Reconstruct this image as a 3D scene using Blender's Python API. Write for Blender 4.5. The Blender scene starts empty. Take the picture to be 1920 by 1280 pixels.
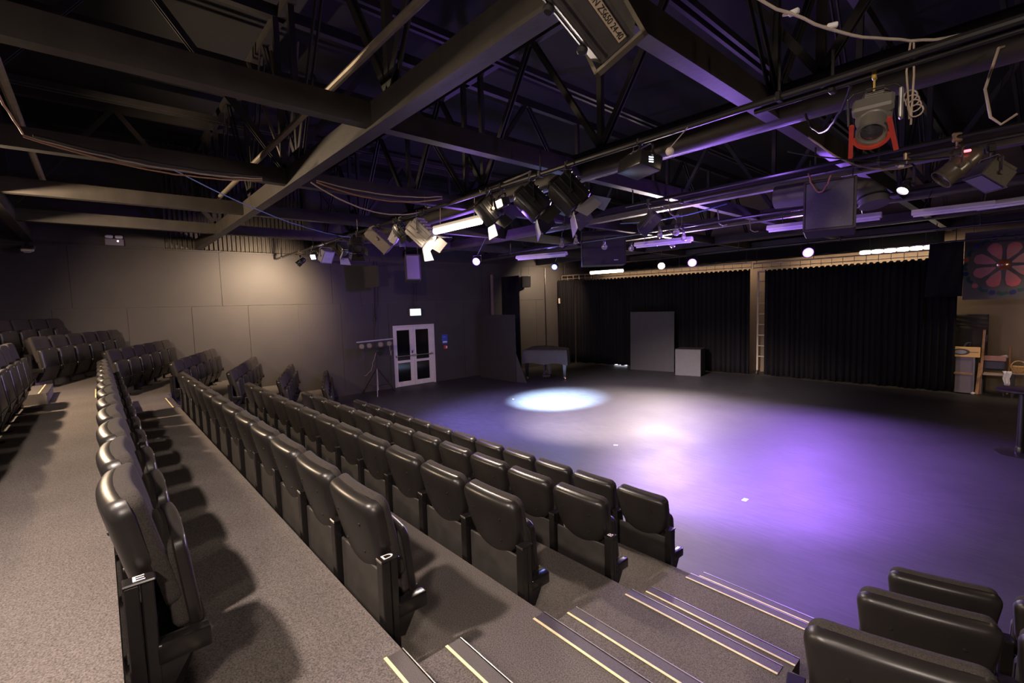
import bpy, bmesh, math, random
from mathutils import Matrix, Vector, Euler

random.seed(7)
PI = math.pi
R = math.radians
SC = bpy.context.scene
COL = SC.collection

# ------------------------------------------------------------------ camera
CAM_Z = 2.6
yaw, pitch, roll, fpx = 0.848, -0.078, -0.029, 877.984
fw = Vector((-math.sin(yaw) * math.cos(pitch), math.cos(yaw) * math.cos(pitch), math.sin(pitch)))
r0 = Vector((math.cos(yaw), math.sin(yaw), 0))
u0 = r0.cross(fw)
rt = math.cos(roll) * r0 + math.sin(roll) * u0
up = -math.sin(roll) * r0 + math.cos(roll) * u0
cam_d = bpy.data.cameras.new('camera')
cam_d.sensor_fit = 'HORIZONTAL'
cam_d.sensor_width = 36.0
cam_d.lens = fpx / 1920 * 36.0
cam_d.clip_start = 0.05
cam_d.clip_end = 200
cam = bpy.data.objects.new('camera', cam_d)
M = Matrix.Identity(4)
for i in range(3):
    M[i][0], M[i][1], M[i][2] = rt[i], up[i], -fw[i]
M[2][3] = CAM_Z
cam.matrix_world = M
COL.objects.link(cam)
SC.camera = cam

# ------------------------------------------------------------------ world, exposure
wd = bpy.data.worlds.new('world')
SC.world = wd
wd.use_nodes = True
wd.node_tree.nodes['Background'].inputs[0].default_value = (0.9, 0.75, 0.65, 1)
wd.node_tree.nodes['Background'].inputs[1].default_value = 0.004
vs = SC.view_settings
SC.display_settings.display_device = 'sRGB'
vs.view_transform = 'Standard'
vs.look = 'None'
vs.exposure = 0.0
vs.gamma = 1.0
vs.use_curve_mapping = False
SC.cycles.use_denoising = True
SC.cycles.max_bounces = 6
SC.cycles.sample_clamp_indirect = 4.0

# ------------------------------------------------------------------ lamps of the room
WARM = (1.0, 0.74, 0.50)
SOFTW = (1.0, 0.82, 0.71)
PURP = (0.36, 0.16, 1.0)
BLUE = (0.22, 0.30, 1.0)


def aim(o, target):
    d = Vector(target) - o.location
    o.rotation_euler = d.to_track_quat('-Z', 'Y').to_euler()


def lamp(name, kind, loc, power, color, radius=0.08, target=None, angle=90, blend=0.5, size=None):
    l = bpy.data.lights.new(name, kind)
    l.energy = power
    l.color = color
    if kind == 'AREA':
        l.shape = 'RECTANGLE'
        l.size, l.size_y = size
    else:
        l.shadow_soft_size = radius
    if kind == 'SPOT':
        l.spot_size = R(angle)
        l.spot_blend = blend
    o = bpy.data.objects.new(name, l)
    o.location = loc
    COL.objects.link(o)
    if target:
        aim(o, target)
    return o


# house lights over the seating (outside the frame, rear, left and above the camera)
HOUSE = (1.0, 0.82, 0.71)
lamp('house_light_key', 'SPOT', (-2.15, -1.05, 4.10), 760, HOUSE, 0.07, (-2.6, -0.6, 0.0), 164, 0.35)
lamp('house_light_rear', 'SPOT', (-8.2, -1.7, 4.02), 900, WARM, 0.07, (-8.2, 1.2, 2.6), 160, 0.4)
lamp('house_light_overhead', 'SPOT', (-0.7, 0.35, 4.15), 110, SOFTW, 0.25, (-1.6, 1.2, 0.5), 155, 0.9)
lamp('house_light_mid', 'SPOT', (-2.2, -2.6, 4.15), 130, SOFTW, 0.14, (-2.0, 2.6, 0.3), 150, 0.8)
lamp('house_light_right', 'SPOT', (1.4, -1.6, 4.2), 680, SOFTW, 0.18, (-1.0, 3.6, 0.0), 130, 0.8)
lamp('house_light_far_right', 'POINT', (1.2, 5.9, 3.75), 32, WARM, 0.1)
lamp('tube_light', 'AREA', (-5.32, 3.70, 3.61), 190, (1.0, 0.84, 0.68), target=(-5.32, 2.6, 0.5), size=(1.0, 0.09))
# lamp washing the left wall
lamp('wall_wash', 'SPOT', (-12.05, 3.72, 3.74), 900, WARM, 0.08, (-13.97, 3.25, 2.75), 120, 0.9)
# stage lamps
lamp('stage_purple_right', 'SPOT', (-3.86, 13.15, 3.56), 2000, PURP, 0.14, (-2.6, 6.5, 0), 112, 0.8)
lamp('stage_purple_mid', 'SPOT', (-6.84, 13.05, 3.56), 900, (0.42, 0.22, 1.0), 0.14, (-4.6, 6.5, 0), 112, 0.8)
lamp('stage_warm_mid', 'SPOT', (-7.9, 13.2, 3.56), 2100, SOFTW, 0.14, (-5.4, 6.5, 0), 112, 0.8)
lamp('purple_fill_stage', 'POINT', (-3.7, 7.4, 3.30), 90, PURP, 0.10)  # added fill without a fixture, tints beams and lamp flaps purple
lamp('purple_fill_beam', 'POINT', (-2.35, 5.35, 3.60), 26, PURP, 0.08)  # added fill, no lamp here: purple on speaker front and beam underside
lamp('stage_purple_left', 'POINT', (-9.2, 6.75, 3.50), 170, PURP, 0.10)
lamp('stage_blue_far', 'SPOT', (-9.6, 10.1, 3.52), 380, BLUE, 0.09, (-7.4, 6.2, 0), 112, 0.8)
lamp('stage_special', 'SPOT', (-7.6, 6.6, 3.8), 78000, (0.44, 0.64, 1.0), 0.06, (-8.64, 9.09, 0), 35, 1.0)
lamp('stage_wash_purple', 'SPOT', (-3.0, 4.6, 3.45), 13000, PURP, 0.08, (-2.9, 6.9, 0), 68, 1.0)
lamp('stage_wash_left', 'SPOT', (-8.6, 4.6, 3.45), 5000, (0.28, 0.22, 1.0), 0.08, (-8.0, 7.4, 0), 80, 1.0)
lamp('stage_wash_warm', 'SPOT', (-6.0, 4.6, 3.45), 13000, (1.0, 0.82, 0.76), 0.10, (-6.5, 9.0, 0), 62, 1.0)
# warm light behind the curtains
lamp('backstage_left', 'AREA', (-9.9, 16.85, 3.72), 60, WARM, target=(-9.9, 17.35, 3.2), size=(6.5, 0.12))
lamp('backstage_right', 'AREA', (-3.4, 16.85, 3.66), 50, WARM, target=(-3.4, 17.35, 3.2), size=(4.2, 0.12))
lamp('backstage_corner', 'SPOT', (0.9, 15.4, 3.4), 190, WARM, 0.2, (-0.6, 17.4, 0.9), 80, 0.6)
lamp('left_corner', 'SPOT', (-12.2, 14.0, 3.9), 420, WARM, 0.1, (-13.97, 14.2, 2.8), 120, 0.8)

# ------------------------------------------------------------------ materials
MATS = {}


def mat(name, color, rough=0.5, metal=0.0, spec=0.5, noise=None, bump=None, emit=None, alpha=None, trans=0.0):
    """noise=(scale, amount, detail)  bump=(scale, strength)"""
    if name in MATS:
        return MATS[name]
    m = bpy.data.materials.new(name)
    m.use_nodes = True
    nt = m.node_tree
    b = nt.nodes['Principled BSDF']
    c = (*color, 1)
    b.inputs['Base Color'].default_value = c
    b.inputs['Roughness'].default_value = rough
    b.inputs['Metallic'].default_value = metal
    b.inputs['Specular IOR Level'].default_value = spec
    if trans:
        b.inputs['Transmission Weight'].default_value = trans
    tc = nt.nodes.new('ShaderNodeTexCoord')
    if noise:
        n = nt.nodes.new('ShaderNodeTexNoise')
        n.inputs['Scale'].default_value = noise[0]
        n.inputs['Detail'].default_value = noise[2] if len(noise) > 2 else 3
        nt.links.new(tc.outputs['Object'], n.inputs['Vector'])
        r = nt.nodes.new('ShaderNodeValToRGB')
        a = noise[1]
        r.color_ramp.elements[0].position = 0.3
        r.color_ramp.elements[1].position = 0.7
        r.color_ramp.elements[0].color = tuple(x * (1 - a) for x in color) + (1,)
        r.color_ramp.elements[1].color = tuple(min(1, x * (1 + a)) for x in color) + (1,)
        nt.links.new(n.outputs['Fac'], r.inputs['Fac'])
        nt.links.new(r.outputs['Color'], b.inputs['Base Color'])
    if bump:
        n2 = nt.nodes.new('ShaderNodeTexNoise')
        n2.inputs['Scale'].default_value = bump[0]
        n2.inputs['Detail'].default_value = 3
        nt.links.new(tc.outputs['Object'], n2.inputs['Vector'])
        bp = nt.nodes.new('ShaderNodeBump')
        bp.inputs['Strength'].default_value = bump[1]
        bp.inputs['Distance'].default_value = 0.01
        nt.links.new(n2.outputs['Fac'], bp.inputs['Height'])
        nt.links.new(bp.outputs['Normal'], b.inputs['Normal'])
    if emit:
        b.inputs['Emission Color'].default_value = (*emit[0], 1)
        b.inputs['Emission Strength'].default_value = emit[1]
    MATS[name] = m
    return m


def stage_floor_mat():
    m = bpy.data.materials.new('stage_vinyl')
    m.use_nodes = True
    nt = m.node_tree
    b = nt.nodes['Principled BSDF']
    tc = nt.nodes.new('ShaderNodeTexCoord')
    big = nt.nodes.new('ShaderNodeTexNoise')
    big.inputs['Scale'].default_value = 0.7
    big.inputs['Detail'].default_value = 6
    scr = nt.nodes.new('ShaderNodeTexNoise')
    scr.inputs['Scale'].default_value = 7
    scr.inputs['Detail'].default_value = 8
    mp = nt.nodes.new('ShaderNodeMapping')
    mp.inputs['Scale'].default_value = (0.5, 4.0, 1)
    mp.inputs['Rotation'].default_value = (0, 0, 0.5)
    L = nt.links.new
    L(tc.outputs['Object'], big.inputs['Vector'])
    L(tc.outputs['Object'], mp.inputs['Vector'])
    L(mp.outputs['Vector'], scr.inputs['Vector'])
    r = nt.nodes.new('ShaderNodeValToRGB')
    r.color_ramp.elements[0].position = 0.35
    r.color_ramp.elements[1].position = 0.72
    r.color_ramp.elements[0].color = (0.020, 0.019, 0.019, 1)
    r.color_ramp.elements[1].color = (0.036, 0.033, 0.033, 1)
    L(scr.outputs['Fac'], r.inputs['Fac'])
    L(r.outputs['Color'], b.inputs['Base Color'])
    mr = nt.nodes.new('ShaderNodeMapRange')
    mr.inputs['From Min'].default_value = 0.3
    mr.inputs['From Max'].default_value = 0.7
    mr.inputs['To Min'].default_value = 0.50
    mr.inputs['To Max'].default_value = 0.62
    L(big.outputs['Fac'], mr.inputs['Value'])
    L(mr.outputs['Result'], b.inputs['Roughness'])
    bp = nt.nodes.new('ShaderNodeBump')
    bp.inputs['Strength'].default_value = 0.06
    bp.inputs['Distance'].default_value = 0.01
    L(scr.outputs['Fac'], bp.inputs['Height'])
    L(bp.outputs['Normal'], b.inputs['Normal'])
    b.inputs['Specular IOR Level'].default_value = 0.5
    MATS['stage_vinyl'] = m
    return m


def carpet_mat():
    m = bpy.data.materials.new('carpet')
    m.use_nodes = True
    nt = m.node_tree
    b = nt.nodes['Principled BSDF']
    tc = nt.nodes.new('ShaderNodeTexCoord')
    n = nt.nodes.new('ShaderNodeTexNoise')
    n.inputs['Scale'].default_value = 150
    n.inputs['Detail'].default_value = 4
    n.inputs['Roughness'].default_value = 0.7
    n3 = nt.nodes.new('ShaderNodeTexNoise')
    n3.inputs['Scale'].default_value = 1.6
    L = nt.links.new
    L(tc.outputs['Object'], n.inputs['Vector'])
    L(tc.outputs['Object'], n3.inputs['Vector'])
    r = nt.nodes.new('ShaderNodeValToRGB')
    r.color_ramp.elements[0].position = 0.36
    r.color_ramp.elements[1].position = 0.66
    r.color_ramp.elements[0].color = (0.072, 0.063, 0.059, 1)
    r.color_ramp.elements[1].color = (0.220, 0.192, 0.180, 1)
    L(n.outputs['Fac'], r.inputs['Fac'])
    mx = nt.nodes.new('ShaderNodeMixRGB')
    mx.blend_type = 'MULTIPLY'
    mx.inputs['Fac'].default_value = 0.35
    L(r.outputs['Color'], mx.inputs[1])
    L(n3.outputs['Fac'], mx.inputs[2])
    L(mx.outputs['Color'], b.inputs['Base Color'])
    b.inputs['Roughness'].default_value = 0.95
    b.inputs['Specular IOR Level'].default_value = 0.1
    bp = nt.nodes.new('ShaderNodeBump')
    bp.inputs['Strength'].default_value = 0.5
    bp.inputs['Distance'].default_value = 0.004
    L(n.outputs['Fac'], bp.inputs['Height'])
    L(bp.outputs['Normal'], b.inputs['Normal'])
    MATS['carpet'] = m
    return m


VINYL = stage_floor_mat()
CARPET = carpet_mat()
WALLP = mat('painted_wall_board', (0.044, 0.038, 0.036), 0.62, noise=(1.3, 0.10, 4), bump=(60, 0.05))
WALLB = mat('wall_joint_strip', (0.10, 0.082, 0.068), 0.7, noise=(4, 0.1))
BEIGE = mat('back_wall_paint', (0.17, 0.125, 0.085), 0.8, noise=(1.1, 0.12, 5))
CORR = mat('corrugated_sheet', (0.075, 0.065, 0.055), 0.6, noise=(3, 0.15))
STEEL = mat('beam_paint', (0.040, 0.034, 0.028), 0.55, noise=(5, 0.2, 4), bump=(22, 0.12))
WEBM = mat('web_paint', (0.024, 0.021, 0.019), 0.6, noise=(5, 0.2, 4))
ROOFM = mat('roof_lining', (0.010, 0.009, 0.009), 0.9, noise=(2, 0.2))
PIPE = mat('galvanised_pipe', (0.30, 0.26, 0.20), 0.42, 0.6, noise=(9, 0.15))
BLKM = mat('black_metal', (0.014, 0.013, 0.013), 0.32, 0.0, 0.6, noise=(8, 0.15))
BLKG = mat('gloss_black_steel', (0.008, 0.007, 0.007), 0.26, 0.0, 0.4, noise=(10, 0.2))
PLAS = mat('chair_plastic', (0.0125, 0.0108, 0.0100), 0.36, 0.0, 0.42, noise=(6, 0.15), bump=(420, 0.03))
FABR = mat('chair_fabric', (0.031, 0.0265, 0.024), 0.92, 0.0, 0.15, noise=(220, 0.35), bump=(300, 0.25))
PANL = mat('chair_panel_laminate', (0.031, 0.0275, 0.025), 0.6, 0.0, 0.35, noise=(7, 0.25, 6), bump=(120, 0.05))
BRASS = mat('worn_brass', (0.45, 0.34, 0.20), 0.35, 0.8, noise=(20, 0.2))
WHITE = mat('white_paint', (0.72, 0.70, 0.68), 0.5, noise=(6, 0.05))
YEL = mat('yellow_strip', (0.75, 0.66, 0.36), 0.6, noise=(30, 0.1))
NOSE = mat('nosing_rubber', (0.060, 0.050, 0.048), 0.6, noise=(200, 0.35), bump=(260, 0.2))
ALU = mat('aluminium', (0.55, 0.53, 0.50), 0.35, 0.8, noise=(8, 0.08))
DOORW = mat('door_paint', (0.62, 0.57, 0.56), 0.4, noise=(5, 0.05))
GLASSD = mat('dark_glass', (0.006, 0.006, 0.007), 0.08, 0.0, 0.6, noise=(2, 0.1))
CURT = mat('black_curtain', (0.008, 0.007, 0.0085), 0.9, 0.0, 0.15, noise=(40, 0.25))
FLAT = mat('black_flat', (0.020, 0.0175, 0.0195), 0.7, noise=(6, 0.15, 5))
COVER = mat('piano_cover_cloth', (0.046, 0.040, 0.042), 0.75, noise=(12, 0.12), bump=(18, 0.25))
CABLE = mat('cable_pale', (0.34, 0.27, 0.20), 0.5, noise=(15, 0.1))
CABLEO = mat('cable_orange', (0.30, 0.15, 0.08), 0.5, noise=(15, 0.1))
CABLEB = mat('cable_black', (0.02, 0.018, 0.017), 0.45, noise=(15, 0.1))
CABLEU = mat('cable_blue', (0.10, 0.16, 0.34), 0.45, noise=(15, 0.1))
GREYB = mat('grey_box', (0.046, 0.041, 0.042), 0.6, noise=(9, 0.12))
TUBEM = mat('fluorescent_tube_unlit', (0.70, 0.68, 0.72), 0.4, noise=(3, 0.03))
LENS = mat('lens_glass', (0.03, 0.03, 0.035), 0.05, 0.0, 0.8, noise=(4, 0.1))
CLEAR = mat('clear_bulb_glass', (0.95, 0.93, 0.92), 0.03, 0.0, 0.5, trans=0.85, noise=(4, 0.02))
REDM = mat('red_paint', (0.42, 0.045, 0.025), 0.4, noise=(8, 0.1))
WOOD = mat('pale_timber', (0.42, 0.22, 0.09), 0.55, noise=(14, 0.25, 5))
GRILL = mat('speaker_grille', (0.022, 0.020, 0.021), 0.55, noise=(260, 0.5), bump=(260, 0.3))
CAB = mat('speaker_cabinet', (0.040, 0.034, 0.027), 0.65, noise=(40, 0.2))


def glow(name, color, strength):
    return mat(name, (0.8, 0.8, 0.8), 0.5, noise=(3, 0.02), emit=(color, strength))


G_WARM = glow('lit_warm_lens', (1.0, 0.78, 0.52), 40)
G_TUBE = glow('lit_fluorescent', (1.0, 0.86, 0.68), 9)
G_TUBE2 = glow('lit_warm_fluorescent', (1.0, 0.78, 0.42), 18)
G_PURP = glow('lit_purple_lens', (0.42, 0.20, 1.0), 3.0)
G_CORE = glow('lit_lamp_core', (0.85, 0.75, 1.0), 20)
G_BLUE = glow('lit_blue_lens', (0.10, 0.16, 1.0), 3.0)
G_EXIT = glow('lit_exit_face', (0.78, 1.0, 0.90), 3.2)
G_DIM = glow('lit_small_lamp', (1.0, 0.80, 1.0), 14)
G_PANEL = glow('status_display', (0.8, 0.85, 1.0), 2.5)
G_REDL = glow('red_indicator', (1.0, 0.08, 0.12), 5)
G_BELT = glow('lit_lamp_row', (1.0, 0.86, 0.66), 9)


# ------------------------------------------------------------------ mesh builder
class MB:
    def __init__(self):
        self.v, self.f = [], []

    def add(self, verts, faces, mx=None):
        o = len(self.v)
        if mx is not None:
            verts = [mx @ Vector(p) for p in verts]
        self.v += [tuple(p) for p in verts]
        self.f += [tuple(i + o for i in f) for f in faces]
        return self

    def box(self, c, s, mx=None, rot=None):
        x, y, z = s[0] / 2, s[1] / 2, s[2] / 2
        V = [Vector((sx * x, sy * y, sz * z)) for sx in (-1, 1) for sy in (-1, 1) for sz in (-1, 1)]
        if rot:
            e = Euler(rot).to_matrix()
            V = [e @ p for p in V]
        V = [p + Vector(c) for p in V]
        F = [(0, 1, 3, 2), (4, 6, 7, 5), (0, 4, 5, 1), (2, 3, 7, 6), (0, 2, 6, 4), (1, 5, 7, 3)]
        return self.add(V, F, mx)

    def b2(self, lo, hi, mx=None):
        return self.box([(a + b) / 2 for a, b in zip(lo, hi)], [abs(b - a) for a, b in zip(lo, hi)], mx)

    def rbox(self, c, s, r=0.01, seg=2, mx=None, rot=None):
        bm = bmesh.new()
        bmesh.ops.create_cube(bm, size=1)
        for v in bm.verts:
            v.co = Vector((v.co.x * s[0], v.co.y * s[1], v.co.z * s[2]))
        bmesh.ops.bevel(bm, geom=bm.edges[:], offset=min(r, min(s) * 0.49), segments=seg, profile=0.5, affect='EDGES')
        e = Euler(rot).to_matrix() if rot else Matrix.Identity(3)
        bm.verts.index_update()
        V = [e @ v.co + Vector(c) for v in bm.verts]
        F = [[v.index for v in f.verts] for f in bm.faces]
        bm.free()
        return self.add(V, F, mx)

    def bar(self, a, b, w, h, mx=None):
        """rectangular bar from a to b, width w (horizontal), height h"""
        a, b = Vector(a), Vector(b)
        d = (b - a).normalized()
        upv = Vector((0, 0, 1)) if abs(d.z) < 0.95 else Vector((0, 1, 0))
        s = d.cross(upv).normalized() * (w / 2)
        t = s.cross(d).normalized() * (h / 2)
        V = [p + i * s + j * t for p in (a, b) for i, j in ((-1, -1), (1, -1), (1, 1), (-1, 1))]
        F = [(3, 2, 1, 0), (4, 5, 6, 7)] + [(i, (i + 1) % 4, 4 + (i + 1) % 4, 4 + i) for i in range(4)]
        return self.add(V, F, mx)

    def tube(self, pts, r, n=8, mx=None, caps=True):
        pts = [Vector(p) for p in pts]
        V, F = [], []
        prev = None
        for i, p in enumerate(pts):
            if i == 0:
                d = pts[1] - p
            elif i == len(pts) - 1:
                d = p - pts[i - 1]
            else:
                d = (pts[i + 1] - pts[i - 1])
            d.normalize()
            if prev is None:
                ref = Vector((0, 0, 1)) if abs(d.z) < 0.9 else Vector((1, 0, 0))
                s = d.cross(ref).normalized()
            else:
                s = (prev - d * prev.dot(d))
                s = s.normalized() if s.length > 1e-6 else d.orthogonal().normalized()
            prev = s
            t = d.cross(s)
            rr = r[i] if isinstance(r, (list, tuple)) else r
            for k in range(n):
                a = 2 * PI * k / n
                V.append(p + rr * (math.cos(a) * s + math.sin(a) * t))
        m = len(pts)
        for i in range(m - 1):
            for k in range(n):
                a, b = i * n + k, i * n + (k + 1) % n
                F.append((a, b, b + n, a + n))
        if caps:
            F.append(tuple(range(n - 1, -1, -1)))
            F.append(tuple((m - 1) * n + k for k in range(n)))
        return self.add(V, F, mx)

    def lathe(self, prof, n=20, mx=None, axis='Z'):
        """prof: list of (radius, along); closed with caps when radius > 0 at ends"""
        V, F = [], []
        for r, z in prof:
            for k in range(n):
                a = 2 * PI * k / n
                c, s = r * math.cos(a), r * math.sin(a)
                V.append((c, s, z) if axis == 'Z' else ((c, z, -s) if axis == 'Y' else (z, c, s)))
        for i in range(len(prof) - 1):
            for k in range(n):
                a, b = i * n + k, i * n + (k + 1) % n
                F.append((a, b, b + n, a + n))
        F.append(tuple(range(n - 1, -1, -1)))
        F.append(tuple((len(prof) - 1) * n + k for k in range(n)))
        return self.add(V, F, mx)

    def prism(self, poly, z0, z1, mx=None):
        n = len(poly)
        V = [(x, y, z0) for x, y in poly] + [(x, y, z1) for x, y in poly]
        F = [tuple(range(n - 1, -1, -1)), tuple(range(n, 2 * n))] + [(i, (i + 1) % n, n + (i + 1) % n, n + i) for i in range(n)]
        return self.add(V, F, mx)

    def mesh(self, name, m, smooth=35):
        me = bpy.data.meshes.new(name)
        me.from_pydata(self.v, [], self.f)
        bm = bmesh.new()
        bm.from_mesh(me)
        bmesh.ops.recalc_face_normals(bm, faces=bm.faces[:])
        bm.to_mesh(me)
        bm.free()
        if smooth:
            me.polygons.foreach_set('use_smooth', [True] * len(me.polygons))
            me.set_sharp_from_angle(angle=R(smooth))
        me.materials.append(m)
        return me


def obj(name, mb, m, parent=None, loc=None, smooth=35):
    me = mb if isinstance(mb, bpy.types.Mesh) else mb.mesh(name, m, smooth)
    o = bpy.data.objects.new(name, me)
    COL.objects.link(o)
    if parent is not None:
        o.parent = parent
    if loc:
        o.location = loc
    return o


def tag(o, label, cat, group=None):
    o['label'] = label
    o['category'] = cat
    if group:
        o['group'] = group
    return o


def thing(name, label, cat, loc=(0, 0, 0), rotz=0.0, group=None):
    o = bpy.data.objects.new(name, None)
    o.empty_display_size = 0.1
    o.location = loc
    o.rotation_euler = (0, 0, rotz)
    COL.objects.link(o)
    return tag(o, label, cat, group)


def struct(name, mb, m, parent=None, smooth=35, label=None, cat=None):
    o = obj(name, mb, m, parent, smooth=smooth)
    if parent is None:
        o['kind'] = 'structure'
        if label:
            tag(o, label, cat)
    return o


def text_mesh(body, size, m, depth=0.001):
    cu = bpy.data.curves.new('lettering', 'FONT')
    cu.body = body
    cu.size = size
    cu.align_x = 'CENTER'
    cu.align_y = 'CENTER'
    cu.extrude = depth
    o = bpy.data.objects.new('lettering', cu)
    COL.objects.link(o)
    dg = bpy.context.evaluated_depsgraph_get()
    me = bpy.data.meshes.new_from_object(o.evaluated_get(dg))
    bpy.data.objects.remove(o)
    me.materials.clear()
    me.materials.append(m)
    return me


def sag(a, b, drop, n=16, wob=0.0):
    a, b = Vector(a), Vector(b)
    out = []
    for i in range(n + 1):
        t = i / n
        p = a.lerp(b, t)
        p.z -= drop * 4 * t * (1 - t)
        if wob and 0 < i < n:
            p += Vector((random.uniform(-wob, wob), random.uniform(-wob, wob), random.uniform(-wob, wob) * 0.6))
        out.append(p)
    return out


# ------------------------------------------------------------------ dimensions
H = 0.289                                    # rise of one tier
XW = -13.97                                  # face of the left wall
EDGE = {1: 3.600, 2: 2.675, 3: 1.762, 4: 0.867, 5: -0.020, 6: -0.910}   # front edge of tier k
FA = R(20.6)                                 # turn of the far left block
RA = R(14.0)                                 # turn of the right block
KX, KR = -10.5, -0.74                        # where the rows bend
ROOM_R, ROOM_B, ROOM_F = 6.5, 17.45, -5.5

# ------------------------------------------------------------------ floor, walls, roof
b = MB()
b.b2((XW - 0.2, ROOM_F, -0.12), (ROOM_R, ROOM_B, 0))
struct('floor', b, VINYL)

# left wall: boards in two courses over joint strips
b = MB()
b.b2((XW - 0.25, ROOM_F, 0), (XW - 0.014, ROOM_B, 4.16))
wall_l = struct('wall_left', b, WALLB)
b = MB()
ys = [-5.5, -4.42, -3.18, -1.95, -0.71, 0.53, 1.77, 3.02, 4.27, 5.50, 6.52, 7.03]
ys2 = [8.83, 10.0, 11.24, 12.48, 13.72, 14.96, 16.2, 17.45]
for s in (ys, ys2):
    for a, c in zip(s, s[1:]):
        b.b2((XW - 0.02, a + 0.004, 0.0), (XW, c - 0.004, 2.780))
b.b2((XW - 0.02, 7.03, 2.15), (XW, 8.83, 2.780))
yu = [-5.5, -3.2, -0.38, 2.44, 5.27, 8.1, 10.9, 14.25, 17.45]
for a, c in zip(yu, yu[1:]):
    b.b2((XW - 0.02, a + 0.004, 2.790), (XW, c - 0.004, 4.16))
obj('wall_board', b, WALLP, wall_l)
b = MB()
b.b2((XW, ROOM_F, 4.14), (XW + 0.03, ROOM_B, 4.18))
struct('trim_1', b, STEEL)
# upper wall: flat bulkhead and corrugated sheet
b = MB()
b.b2((XW - 0.25, ROOM_F, 4.18), (XW - 0.05, 1.35, 6.7))
b.b2((XW - 0.25, 4.6, 4.18), (XW - 0.05, ROOM_B, 6.7))
struct('wall_left_bulkhead', b, WALLP)
b = MB()
n = 64
V, F = [], []
for i in range(n * 4 + 1):
    y = 1.35 + (4.6 - 1.35) * i / (n * 4)
    x = XW - 0.12 + 0.022 * max(-1, min(1, 1.6 * math.sin(2 * PI * i / 8)))
    V += [(x, y, 4.18), (x, y, 6.7)]
F = [(2 * i, 2 * i + 2, 2 * i + 3, 2 * i + 1) for i in range(n * 4)]
b.add(V, F)
b.b2((XW - 0.25, 1.35, 4.18), (XW - 0.18, 4.6, 6.7))
struct('wall_left_cladding', b, CORR)
b = MB()
b.b2((XW - 0.25, ROOM_B, 0), (ROOM_R, ROOM_B + 0.2, 6.7))
struct('wall_back', b, BEIGE)
b = MB()
b.b2((ROOM_R, ROOM_F, 0), (ROOM_R + 0.2, ROOM_B, 6.7))
struct('wall_right', b, WALLP)
b = MB()
b.b2((XW - 0.25, ROOM_F - 0.2, 0), (ROOM_R + 0.2, ROOM_F, 6.7))
struct('wall_rear', b, WALLP)
b = MB()
b.b2((XW - 0.25, ROOM_F - 0.2, 6.7), (ROOM_R + 0.2, ROOM_B + 0.2, 6.85))
struct('ceiling', b, ROOFM)
b = MB()
for a, c in ((ROOM_F, 7.03), (8.83, ROOM_B)):
    b.b2((XW, a, 0), (XW + 0.018, c, 0.10))
struct('baseboard_left', b, WALLP)
b = MB()
b.b2((-13.9, ROOM_B - 0.02, 0), (ROOM_R, ROOM_B, 0.1))
struct('baseboard_back', b, BEIGE)

# ------------------------------------------------------------------ seating tiers
def edge_poly(k):
    e = EDGE[k]
    xl = XW + 0.02
    yl = e + (KX - xl) * math.tan(FA)
    xr = ROOM_R - 0.02
    yr = e + (xr - KR) * math.tan(RA)
    return [(xl, yl), (KX, e), (KR, e), (xr, yr)]


def nosing(parent, x0, x1, y, z, base=None):
    m = MB()
    m.b2((x0, y - 0.085, z), (x1, y + 0.004, z + 0.004))
    m.b2((x0, y - 0.004, z - 0.03), (x1, y + 0.004, z + 0.004))
    s = obj('nosing', m, NOSE, parent)
    m = MB()
    m.b2((x0, y - 0.085, z + 0.003), (x1, y - 0.071, z + 0.0065))
    obj('yellow_strip', m, YEL, s)['label'] = 'pale yellow glow strip'
    m = MB()
    m.b2((x0, y + 0.000, z + 0.003), (x1, y + 0.0045, z + 0.006))
    obj('edge_strip', m, ALU, s)


AISLE = {1: (-1.885, -0.905), 2: (-1.835, -0.865), 3: (-1.795, -0.83), 4: (-1.745, -0.80), 5: (-1.70, -0.76)}
LAISLE = (-10.15, -8.92)
ROWN = {0: 'front row', 1: 'second row', 2: 'third row', 3: 'row marked D', 4: 'row marked E', 5: 'row behind the one marked E', 6: 'highest row'}
for k in range(1, 7):
    p = edge_poly(k)
    nxt = edge_poly(k + 1)[::-1] if k < 6 else [(ROOM_R - 0.02, ROOM_F), (XW + 0.02, ROOM_F)]
    poly = p + nxt                     # only the strip in front of the next riser, down to the floor
    b = MB()
    b.prism(poly, 0.0, k * H)
    t = struct('seating_tier', b, CARPET, smooth=20)
    if k in AISLE:
        nosing(t, AISLE[k][0], AISLE[k][1], EDGE[k], k * H)
    if k >= 3:
        nosing(t, LAISLE[0] + 0.03 * k, LAISLE[1], EDGE[k], k * H)
    # half step in each aisle
    ax = AISLE.get(k)
    if ax:
        b = MB()
        b.b2((ax[0] - 0.045, EDGE[k] - 0.002, (k - 1) * H), (ax[1] - 0.015, EDGE[k] + 0.325, (k - 0.5) * H))
        s = struct('aisle_step', b, CARPET)
        nosing(s, ax[0] - 0.045, ax[1] - 0.015, EDGE[k] + 0.325, (k - 0.5) * H)
    if k >= 2:
        b = MB()
        b.b2((LAISLE[0] + 0.1, EDGE[k] - 0.002, (k - 1) * H), (LAISLE[1] + 0.02, EDGE[k] + 0.325, (k - 0.5) * H))
        s = struct('aisle_step', b, CARPET)
        nosing(s, LAISLE[0] + 0.1, LAISLE[1] + 0.02, EDGE[k] + 0.325, (k - 0.5) * H)


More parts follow.
